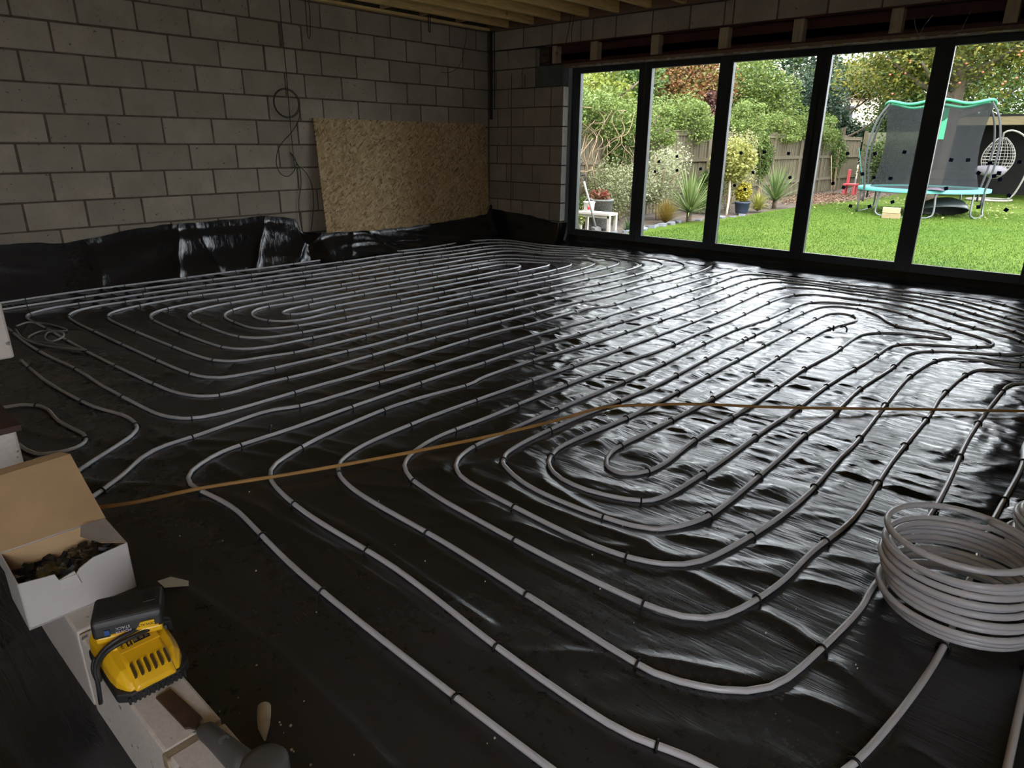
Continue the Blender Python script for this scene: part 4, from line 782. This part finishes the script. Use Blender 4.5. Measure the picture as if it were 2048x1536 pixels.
shrub('smoke_bush', 'purple-brown shrub below the rust-red tree', (-1.5, 9.2, 1.75), (.6, .8, .7), 3200, .09, [(.10, .035, .035), (.17, .06, .055), (.24, .12, .09)], group='trees and shrubs behind the fence')
tree('ash_tree', 'mid green tree behind the third door pane', (-2.2, 12.6), 3.9, (1.7, 2.0, 1.45), 2.5, 20000, .085, [(.06, .12, .02), (.12, .19, .03), (.20, .27, .05), (.27, .30, .06)])
tree('pine_tree', 'dark blue-green conifer at the right of the third pane', (-1.7, 16.6), 4.2, (1.4, 1.5, 1.95), 2.4, 18000, .10, [(.022, .05, .028), (.045, .085, .045), (.08, .12, .07)])
tree('cherry_tree', 'yellowing tree in front of the far house', (-2.6, 22.5), 4.6, (2.2, 1.8, .9), 3.55, 17000, .11, AP)
for k, (x, y, r, h, lab) in enumerate([(-4.6, 6, 2.2, 3.2, 'deep green tree far behind the yellow-green tree'), (-4.8, 11, 2.4, 3.4, 'deep green tree far behind the rust-red tree'), (-5.0, 17.0, 3.0, 5.0, 'deep green tree far behind the mid green tree'), (2.4, 23.5, 2.6, 6.5, 'deep green tree behind the apple tree, left of its trunk'), (7.0, 22.5, 2.8, 6.5, 'deep green tree behind the timber shelter'), (-3.6, 19.6, 1.9, 4.9, 'deep green tree behind the blue-green conifer'), (-3.6, 25.5, 1.6, 2.5, 'low dark bush below the far house, leftmost'), (-1.0, 25.5, 1.6, 2.5, 'low dark bush below the far house, in the middle'), (1.0, 21.0, 1.1, 2.5, 'low dark bush right of the far house'), (-.7, 24.2, 1.7, 4.6, 'deep green tree just right of the far house')]):
    tree('background_tree', lab, (x, y), h, (r, r, h * .45), h * .52, 16000, .13, DK if k % 2 == 0 else G1, group='dark trees at the back of the garden')
for y, r, lab in ((3.2, .85, 'pale green climber spilling over the fence in the first pane'), (5.0, .9, 'pale green climber spilling over the fence at the first door post'), (7.0, .75, 'pale green climber on the fence beside the strappy plant'), (9.6, .8, 'light green climber on the fence below the purple shrub'), (12.0, .95, 'light green climber on the fence in the third pane'), (14.8, .9, 'light green climber on the fence left of the trampoline')):
    shrub('climber', lab, (-.85, y, 1.60), (.60, r * 1.45, .60), 7000, .065, LG, group='climbers along the fence top', shell=.2)
# brown twiggy climber
tw = thing('twiggy_climber', 'tangle of bare brown climber stems hanging on the fence in the first pane', 'climber')
for k in range(26):
    y0 = rs.uniform(2.2, 4.6); pts = [(-.66 + rs.uniform(0, .1), y0, rs.uniform(.2, 1.2))]
    for j in range(4): pts.append((-.60 + rs.uniform(0, .35), pts[-1][1] + rs.uniform(-.35, .35), min(1.75, pts[-1][2] + rs.uniform(-.05, .4))))
    MB().tube(catmull(pts, .08), .007, 4).obj('stem', M_TWIG, tw, smooth=True)

for y, z, rr_, lab in ((2.0, .8, .55, 'dark ivy patch on the fence at the left of the first pane'), (4.1, 1.0, .6, 'ivy patch on the fence behind the first door post'), (10.6, .9, .6, 'ivy patch on the fence behind the third pane bush'), (16.2, .9, .8, 'ivy covering the far end of the side fence')):
    shrub('ivy', lab, (-.62, y, z), (.10, rr_, .75), 2600, .06, G1 + [(.20, .22, .06)], 4, cat='ivy', group='ivy on the fence')
# --- flower bed
CR = [(.50, .50, .30), (.66, .64, .42), (.36, .40, .18), (.22, .28, .08), (.74, .70, .52)]
shrub('variegated_shrub', 'cream variegated shrub left of the spiky palm in the second pane', (-.10, 4.7, .62), (.55, .75, .68), 6500, .050, CR)
shrub('variegated_shrub', 'cream variegated bush at the fence in the first pane', (-.25, 3.2, .48), (.42, .7, .62), 4200, .050, [(.40, .42, .22), (.52, .50, .32), (.24, .28, .10), (.16, .20, .05)])
shrub('variegated_shrub', 'cream and yellow variegated bush in the third pane', (-.05, 7.6, .80), (.55, 1.15, .75), 7500, .055, [(.52, .48, .20), (.60, .56, .32), (.40, .38, .12), (.26, .30, .08)])
shrub('evergreen_shrub', 'dark green low shrub under the cream bush in the third pane', (-.1, 6.5, .25), (.35, .5, .42), 2600, .055, G1)
shrub('evergreen_shrub', 'mottled green shrub at the fence foot behind the white bench', (-.35, 2.6, .12), (.35, .6, .32), 2200, .055, G1 + [(.30, .30, .14)])
blades('spiky_palm', 'spiky green cordyline palm in the second door pane', (.60, 4.62, GZ), 150, .86, .016, [(.12, .20, .04), (.24, .33, .09), (.42, .48, .22), (.16, .26, .05)], .25, (.05, 1.5), .16, group='spiky palms in the bed')
blades('spiky_palm', 'spiky green cordyline palm in the third door pane', (.50, 8.8, GZ), 140, .85, .017, [(.10, .18, .04), (.20, .30, .08), (.34, .42, .18)], .3, (.05, 1.5), .14, group='spiky palms in the bed')
blades('strappy_plant', 'tall pale strappy plant arching over the fence in the second pane', (-.85, 7.1, 1.15), 60, .95, .020, [(.30, .38, .16), (.44, .50, .26), (.20, .28, .10)], .9, (.5, 1.5), 0)
blades('bronze_grass', 'bronze tufted grass at the lawn edge in the second pane', (.42, 4.1, GZ), 520, .42, .0035, [(.34, .20, .03), (.44, .28, .06), (.28, .22, .04), (.38, .30, .08)], .5, (.5, 1.55), 0, cat='grass clump')
blades('golden_grass', 'golden arching grass beside the dark blue pot', (.62, 7.6, GZ), 260, .42, .008, [(.40, .40, .06), (.54, .52, .12), (.30, .34, .05)], 1.0, (.4, 1.5), 0, cat='grass clump')
blades('green_grass', 'small tufted green plant at the lawn corner in the first pane', (.62, 2.55, GZ), 120, .22, .006, [(.10, .18, .06), (.18, .26, .09)], .7, (.4, 1.5), 0, cat='grass clump')
shrub('low_plant', 'small leafy plant in front of the white bench', (.10, 1.75, .02), (.22, .25, .18), 900, .045, [(.14, .22, .04), (.28, .32, .06), (.40, .40, .10)], 3)
# small standard tree and potted plant
st = thing('standard_tree', 'small yellow-green tree with bare thin trunk beside the blue pot', 'tree'); MB().tube(catmull([(.42, 6.55, GZ - .03), (.44, 6.55, .2), (.40, 6.56, .62)], .1), .022, 8).obj('trunk', M_PALEWOOD, st, smooth=True)
foliage(st, leaves(3400, (.40, 6.6, .92), (.42, .5, .40), .075, .3), leafmat('standard_leaf', [(.40, .38, .08), (.50, .48, .14), (.28, .32, .06)]))
pt = thing('potted_plant', 'yellow-leaved plant in a dark blue pot', 'potted plant', (.60, 6.85, GZ))
MB().lathe([(.11, 0), (.125, .02), (.15, .20), (.158, .205), (.158, .23), (.14, .23), (.13, .19)], (0, 0, 0), 20).obj('pot', plain('blue_glaze', (.02, .03, .055), .35, .15, 5, .05), pt, smooth=True)
V = leaves(900, (0, 0, .42), (.16, .16, .20), .06, .1); foliage(pt, V, leafmat('yellow_leaf', [(.55, .45, .03), (.66, .55, .06), (.40, .38, .05)]))
# slate edging pieces
M_SLATE = plain('slate', (.11, .115, .13), .7, .3, 10, .3)
sp = [(.70, 1.95), (.66, 2.12), (.74, 2.28), (.70, 2.5), (.62, 2.7), (.70, 2.88), (.62, 3.05), (.64, 3.25), (.55, 3.42), (.62, 3.6), (.55, 3.78), (.62, 3.95), (.58, 4.3), (.66, 4.9), (.72, 5.2), (.74, 5.6), (.80, 6.0), (.84, 6.35)]
for i, (x, y) in enumerate(sp):
    L = rnd.uniform(.07, .13); W_ = rnd.uniform(.05, .09); h = rnd.uniform(.03, .07); n = rnd.choice((5, 6))
    poly = [(L * math.cos(2 * math.pi * k / n + .3) * rnd.uniform(.75, 1.1), W_ * math.sin(2 * math.pi * k / n + .3) * rnd.uniform(.75, 1.1)) for k in range(n)]
    o = MB().prism(poly, 2, 0, h).obj('edging_slate', M_SLATE, bevel=.004, seg=1); o.location = (x, y, GZ - .015); o.rotation_euler = (rnd.uniform(-.2, .2), rnd.uniform(-.2, .2), rnd.uniform(0, 3))
    tag(o, 'dark slate edging piece along the flower bed in the first two panes', 'stone', 'slate pieces edging the flower bed')

# --- white bench, bucket, pot and spade seen through the first pane
be = thing('garden_bench', 'small cream painted bench in the first door pane', 'bench', (.33, 2.12, GZ)); M_CREAM = plain('cream_paint', (.52, .48, .42), .6, .06, 8, .1)
MB().box(-.33, -.12, .275, .30, .12, .315).obj('seat', M_CREAM, be, bevel=.006); MB().box(-.31, -.10, .235, .28, -.08, .275).obj('apron', M_CREAM, be)
for sx in (-.29, .25):
    for sy in (-.10, .08): MB().box(sx, sy, 0, sx + .045, sy + .04, .275).obj('leg', M_CREAM, be, bevel=.003)
bk = thing('plastic_bucket', 'white plastic bucket with a red mark on the bench', 'bucket', (.16, 2.12, GZ + .316)); M_WH = plain('white_plastic', (.78, .78, .76), .4, .04, 6, 0)
MB().lathe([(.075, 0), (.09, .13), (.096, .13), (.096, .145), (.085, .145), (.08, .02)], (0, 0, 0), 20).obj('body', M_WH, bk, smooth=True)
MB().prism([(.035, .03), (.078, .03), (.078, .085), (.06, .06), (.045, .085), (.035, .085)], 1, -.092, -.084).obj('red_mark', plain('red_print', (.5, .03, .03), .5, .05, 5, 0), bk)
MB().tube([(.09 * math.cos(a), .0, .13 + .07 * math.sin(a)) for a in [math.pi * k / 10 for k in range(11)]], .003, 5).obj('handle', M_GCABLE, bk)
wp = thing('flower_pot', 'grey woven flower pot with red flowers behind the bench', 'flower pot', (.05, 2.62, GZ))
MB().lathe([(.13, 0), (.16, .02), (.185, .44), (.20, .44), (.20, .47), (.17, .47), (.15, .40)], (0, 0, 0), 22).obj('pot', plain('woven_grey', (.13, .13, .12), .8, .6, 40, .8), wp, smooth=True)
foliage(wp, leaves(420, (-.05, 0, .52), (.17, .17, .10), .06, .1), leafmat('red_flower', [(.42, .08, .05), (.30, .05, .04), (.14, .16, .05), (.5, .2, .14)]))
sd = thing('garden_spade', 'grey-handled garden spade leaning beside the bench', 'spade', (.10, 1.9, 0))
MB().tube([(.10, 0, .66), (.22, 0, .36), (.36, 0, GZ + .10)], .016, 8).obj('shaft', plain('grey_shaft', (.20, .19, .18), .5, .1, 9, .1), sd, smooth=True)
MB().tube([(.05, 0, .74), (.06, 0, .70), (.10, 0, .66), (.135, 0, .715), (.13, 0, .76), (.05, 0, .74)], .012, 6).obj('grip', M_BLK, sd, smooth=True)
MB().prism([(.33, GZ + .12), (.40, GZ + .10), (.44, GZ - .04), (.39, GZ - .06), (.35, GZ - .03)], 1, -.08, .08).obj('blade', M_GRYP, sd, bevel=.003)

# --- apple tree with the trampoline in front
apt = tree('apple_tree', 'large apple tree with yellowing leaves above the trampoline', (2.6, 13.6), 5.6, (2.4, 2.4, 1.75), 3.7, 26000, .085, AP, .17, 9, group='', extra=[(2.3, -.5, -.1, 2.1, 2.0, 1.7, 20000), (-1.4, -.4, -.7, 1.3, 1.4, .85, 7000), (4.4, .3, 0, 1.8, 1.8, 1.7, 14000)])
M_APPLE = plain('apple_red', (.26, .06, .03), .4, .3, 12, 0); am = MB().lathe([(.0, -.024), (.018, -.02), (.026, 0), (.021, .018), (.0, .019)], (0, 0, 0), 10, False).mesh('apple', M_APPLE, True)
for k in range(26): copy_part(am, 'apple', apt, (2.25 + rs.uniform(-.5, 4.6), 13.2 + rs.uniform(-2.3, -1.2), rs.uniform(2.3, 3.3)))
bush = shrub('hedge_bush', 'dark green hedge behind the trampoline and chair', (.7, 17.6, .9), (1.3, .6, 1.0), 6000, .09, G1, group='')
tc = (3.25, 9.45); R0 = 1.13
tr = thing('trampoline', 'round trampoline with dark safety net and teal padding', 'trampoline', (tc[0], tc[1], GZ)); HM = .50
circ = lambda r, z, n=48: [(r * math.cos(2 * math.pi * k / n), r * math.sin(2 * math.pi * k / n), z) for k in range(n)]
M_TEAL = plain('teal_pad', (.035, .19, .165), .5, .08, 6, .05); M_GREEN = plain('green_sleeve', (.015, .19, .09), .5, .08, 6, .05); M_GALV = plain('galvanised', (.13, .14, .145), .4, .1, 10, .05, metal=.6)
MB().tube(circ(R0, HM), .02, 6, closed=True).obj('frame_ring', M_GALV, tr, smooth=True)
MB().lathe([(R0 + .06, HM - .03), (R0 + .06, HM + .03), (R0 - .22, HM + .035), (R0 - .22, HM + .005)], (0, 0, 0), 48, False).obj('safety_pad', M_TEAL, tr, smooth=True)
MB().lathe([(0.001, HM - .01), (R0 - .21, HM + .008)], (0, 0, 0), 40, False).obj('mat', plain('jump_mat', (.02, .02, .022), .7, .1, 9, .1), tr)
for k in range(4):
    a0 = math.radians(-118 + 90 * k); a1 = a0 + math.radians(52)
    p = [(R0 * math.cos(a0), R0 * math.sin(a0), HM), (R0 * math.cos(a0) * 1.02, R0 * math.sin(a0) * 1.02, .06), ((R0 + .03) * math.cos(a0 + .06), (R0 + .03) * math.sin(a0 + .06), .022), ((R0 + .02) * math.cos(a1 - .06), (R0 + .02) * math.sin(a1 - .06), .022), (R0 * math.cos(a1) * 1.02, R0 * math.sin(a1) * 1.02, .06), (R0 * math.cos(a1), R0 * math.sin(a1), HM)]
    MB().tube(catmull(p, .05), .019, 7).obj('leg', M_GALV, tr, smooth=True)
for k in range(6):
    a = math.radians(-78 + 60 * k); prof = [(R0 + .05, HM - .25), (R0 + .06, HM), (R0 + .13, HM + .45), (R0 + .12, HM + .95), (R0 + .0, HM + 1.38), (R0 - .17, HM + 1.62)]
    MB().tube(catmull([(r * math.cos(a), r * math.sin(a), z) for r, z in prof], .08), .020, 7).obj('net_pole', plain('pole_foam', (.030, .032, .034), .8, .1, 9, .1) if 'pole_foam' not in bpy.data.materials else bpy.data.materials['pole_foam'], tr, smooth=True)
n = 72; V = []; zs = [HM + .02, HM + .3, HM + .6, HM + .9, HM + 1.2, HM + 1.45, HM + 1.6]; rad_ = [.98, .90, .855, .84, .86, .90, .935]
top = lambda a: .035 * math.cos(6 * (a - math.radians(-78)))
for z, r in zip(zs, rad_):
    for k in range(n):
        a = 2 * math.pi * k / n; s = (z - HM) / 1.6; V.append(((r * (1 + .02 * math.cos(6 * (a + 1.36)))) * math.cos(a), (r * (1 + .02 * math.cos(6 * (a + 1.36)))) * math.sin(a), z + top(a) * s))
F = [(i * n + k, i * n + (k + 1) % n, (i + 1) * n + (k + 1) % n, (i + 1) * n + k) for i in range(len(zs) - 1) for k in range(n)]
def net_mat():      # fine open mesh: part thread, part gap
    m, nt, b = nodes('black_net'); b.inputs['Base Color'].default_value = (.026, .027, .029, 1); b.inputs['Roughness'].default_value = .9; b.inputs['Specular IOR Level'].default_value = .1
    t = N(nt, 'ShaderNodeBsdfTransparent'); t.inputs['Color'].default_value = (.78, .79, .80, 1); mx = N(nt, 'ShaderNodeMixShader'); mx.inputs[0].default_value = .45
    nt.links.new(t.outputs[0], mx.inputs[1]); nt.links.new(b.outputs[0], mx.inputs[2]); nt.links.new(mx.outputs[0], nt.nodes['Material Output'].inputs['Surface']); return m
link(bpy.data.objects.new('safety_net', np_mesh('safety_net', V, F, net_mat(), True)), tr)
MB().tube([(.945 * (1 + .02 * math.cos(6 * (a + 1.36))) * math.cos(a), .945 * (1 + .02 * math.cos(6 * (a + 1.36))) * math.sin(a), HM + 1.61 + top(a)) for a in [2 * math.pi * k / 72 for k in range(72)]], .030, 7, closed=True).obj('top_sleeve', M_GREEN, tr, smooth=True)
MB().box(-.09, -.012, HM + .95, .0, .012, HM + 1.5, Matrix.Translation((.35, -.80, 0)) @ Matrix.Rotation(.3, 4, 'Z')).obj('door_strip', M_GREEN, tr)
jk = thing('dark_jacket', 'crumpled dark cloth on the front edge of the trampoline', 'cloth', (3.66, 8.42, GZ + HM + .036)); foliage(jk, leaves(1, (0, 0, 0), (.01,) * 3, .01), M_BLK, 'thread') if False else None
gx, gy = np.meshgrid(np.linspace(-.20, .20, 16), np.linspace(-.12, .14, 12), indexing='ij')
gz = .05 * vnoise(gx * 14 + 3, gy * 14) * np.clip(1.2 - (gx / .2) ** 2 - (gy / .14) ** 2, 0, 1) + .002
strip('folds', np.stack([gx, gy, gz], -1), plain('plum_cloth', (.045, .03, .045), .9, .3, 16, .2), jk)
dm = thing('upturned_tub', 'dark round tub lying upturned under the trampoline', 'tub', (3.72, 9.25, GZ), (math.radians(-14), math.radians(-8), 0))
MB().lathe([(.46, .03), (.47, .05), (.44, .12), (.36, .21), (.22, .27), (.0, .29)], (0, 0, .06), 28, False).obj('shell', plain('dark_plastic', (.035, .045, .045), .35, .1, 6, .05), dm, smooth=True)
for i, (z, l) in enumerate(((0, 'lower of two sawn timber blocks in front of the trampoline'), (.105, 'upper of two sawn timber blocks in front of the trampoline'))):
    o = MB().box(-.16, -.06, 0, .15 - .02 * i, .06, .10).obj('timber_block', wood('block_pine%d' % i, (.24, .18, .09) if i == 0 else (.34, .26, .15), (1, 14, 14)), bevel=.004); o.location = (3.12, 7.98, GZ + z); o.rotation_euler = (0, 0, .12 - .1 * i); tag(o, l, 'timber', 'sawn timber blocks')
# toy chair, canes
tch = thing('toy_chair', 'small red plastic toy chair by the far fence', 'toy chair', (.48, 14.2, GZ)); M_RED = plain('red_plastic', (.34, .045, .05), .4, .06, 6, 0)
MB().box(-.17, -.16, .28, .17, .16, .33).obj('seat', M_RED, tch, bevel=.01); MB().box(-.17, .12, .33, -.09, .16, .70).obj('backrest', M_RED, tch, bevel=.01)
for sx in (-.15, .10):
    for sy in (-.14, .09): MB().box(sx, sy, 0, sx + .05, sy + .05, .28).obj('leg', M_RED, tch, bevel=.006)
for i, (p0, p1, l) in enumerate((((.10, 13.9, GZ), (-.1, 14.0, .95), 'pale garden cane leaning at the far fence, left of the toy chair'), ((.75, 14.6, GZ), (.45, 14.5, 1.15), 'green garden cane leaning behind the toy chair'))):
    o = MB().tube([p0, p1], .014, 6).obj('garden_cane', M_TWIG if i == 0 else M_TEAL, smooth=True); tag(o, l, 'cane', 'garden canes')
# timber shelter with the hanging egg chair
sh = thing('timber_shelter', 'pale timber shelter with a dark inside at the back of the lawn', 'shelter', (0, 16, GZ)); M_SH = wood('shelter_pine', (.27, .21, .11), (1, 14, 14))
MB().box(2.3, -.05, 1.87, 7.5, .07, 2.08).obj('beam', M_SH, sh, bevel=.005)
for x in (4.55, 7.3): MB().box(x, -.04, 0, x + .12, .06, 1.87).obj('post', M_SH, sh, bevel=.005)
MB().tube([(4.56, 0, 1.25), (4.2, 0, 1.60), (4.0, 0, 1.88)], .05, 6).obj('brace', M_SH, sh)
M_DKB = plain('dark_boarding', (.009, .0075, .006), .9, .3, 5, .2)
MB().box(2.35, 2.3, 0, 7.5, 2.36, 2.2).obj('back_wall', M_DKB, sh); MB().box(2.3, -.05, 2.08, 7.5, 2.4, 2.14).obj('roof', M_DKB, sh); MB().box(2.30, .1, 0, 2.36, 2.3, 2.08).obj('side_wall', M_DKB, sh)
eg = thing('hanging_egg_chair', 'white wire hanging egg chair with grey cushion', 'hanging chair', (3.68, 15.0, GZ)); M_WIRE = plain('white_wire', (.32, .30, .26), .5, .05, 8, 0)
def egg(u, v):
    z = .55 + 1.0 * u; r = .36 * math.sin(math.pi * min(1, u * .92 + .04)) ** .75
    return (r * math.cos(v), r * math.sin(v), z)
for k in range(14):
    v = 2 * math.pi * k / 14
    MB().tube([egg(u, v) for u in [i / 14 for i in range(15)]], .007, 4).obj('basket_wire', M_WIRE, eg, smooth=True)
for i in range(1, 12):
    u = i / 13; MB().tube([egg(u, math.radians(-60) + math.radians(300) * k / 24 + (math.radians(30) if u > .4 else 0)) for k in range(25)], .007, 4).obj('basket_ring', M_WIRE, eg, smooth=True)
MB().tube(catmull([(-.45, .2, .03), (.35, .45, .03), (.55, .42, .4), (.62, .35, 1.0), (.45, .22, 1.55), (.15, .06, 1.72), (0, 0, 1.66), (0, 0, 1.56)], .08), .022, 7).obj('stand', M_WIRE, eg, smooth=True)
MB().tube(circ(.5, .03, 32), .022, 6, closed=True).obj('stand_base', M_WIRE, eg, smooth=True)
MB().lathe([(.02, .60), (.30, .66), (.35, .76), (.30, .86), (.02, .88)], (-.08, -.10, 0), 20, False).obj('cushion', plain('grey_cushion', (.22, .20, .22), .9, .1, 8, .1), eg, smooth=True)
# fallen leaves
def ground_leaves(name, label, n, cx, cy, sx, sy, cols, s=.045, z=.02):
    x = rs.normal(cx, sx, n); y_ = rs.normal(cy, sy, n); P = np.stack([x, y_, np.full(n, GZ + z)], -1); u = rs.normal(0, 1, (n, 3)); u[:, 2] *= .25; u /= np.linalg.norm(u, axis=1)[:, None]
    q = rs.normal(0, 1, (n, 3)); w_ = np.cross(u, np.array([0, 0, 1.]) + q * .3); w_ /= np.linalg.norm(w_, axis=1)[:, None]
    V = np.stack([P - u * s / 2, P + w_ * s * .3, P + u * s / 2, P - w_ * s * .3], 1).reshape(-1, 3)
    o = link(bpy.data.objects.new(name, np_mesh(name, V, np.arange(4 * n).reshape(n, 4), leafmat(name + '_mat', cols)))); tag(o, label, 'leaves'); o['kind'] = 'stuff'
ground_leaves('fallen_leaves', 'yellow fallen leaves scattered on the lawn behind the trampoline', 700, 3.6, 11.5, 1.1, 1.4, [(.42, .40, .12), (.55, .50, .20), (.34, .26, .08)], .06, .04)
ground_leaves('leaf_litter', 'red-brown leaf litter below the fence left of the trampoline', 4200, .45, 12.6, .42, 1.3, [(.20, .09, .045), (.30, .15, .08), (.40, .25, .16), (.14, .06, .03)], .07, .03)
# far house
hs = thing('far_house', 'cream house with brown roof far behind the apple tree', 'house', (-9.5, 40, GZ)); M_REND = plain('cream_render', (.42, .35, .25), .9, .08, 3, .1)
MB().box(-4, 0, 0, 2.6, 6, 4.05).obj('wall', M_REND, hs); MB().prism([(-.4, 4.0), (6.4, 4.0), (3, 6.4)], 0, -4.2, 2.8).obj('roof', plain('roof_tile', (.22, .16, .12), .9, .3, 12, .5), hs)
for x, z in ((-3.2, 2.6), (-.6, 2.6), (1.1, 2.6), (1.1, .6)):
    wdw = MB().box(x, -.06, z, x + .9, .02, z + 1.1).obj('window', M_WH, hs); MB().box(x + .07, -.07, z + .07, x + .41, -.055, z + 1.03).obj('pane', M_INK, wdw); MB().box(x + .49, -.07, z + .07, x + .83, -.055, z + 1.03).obj('pane', M_INK, wdw)
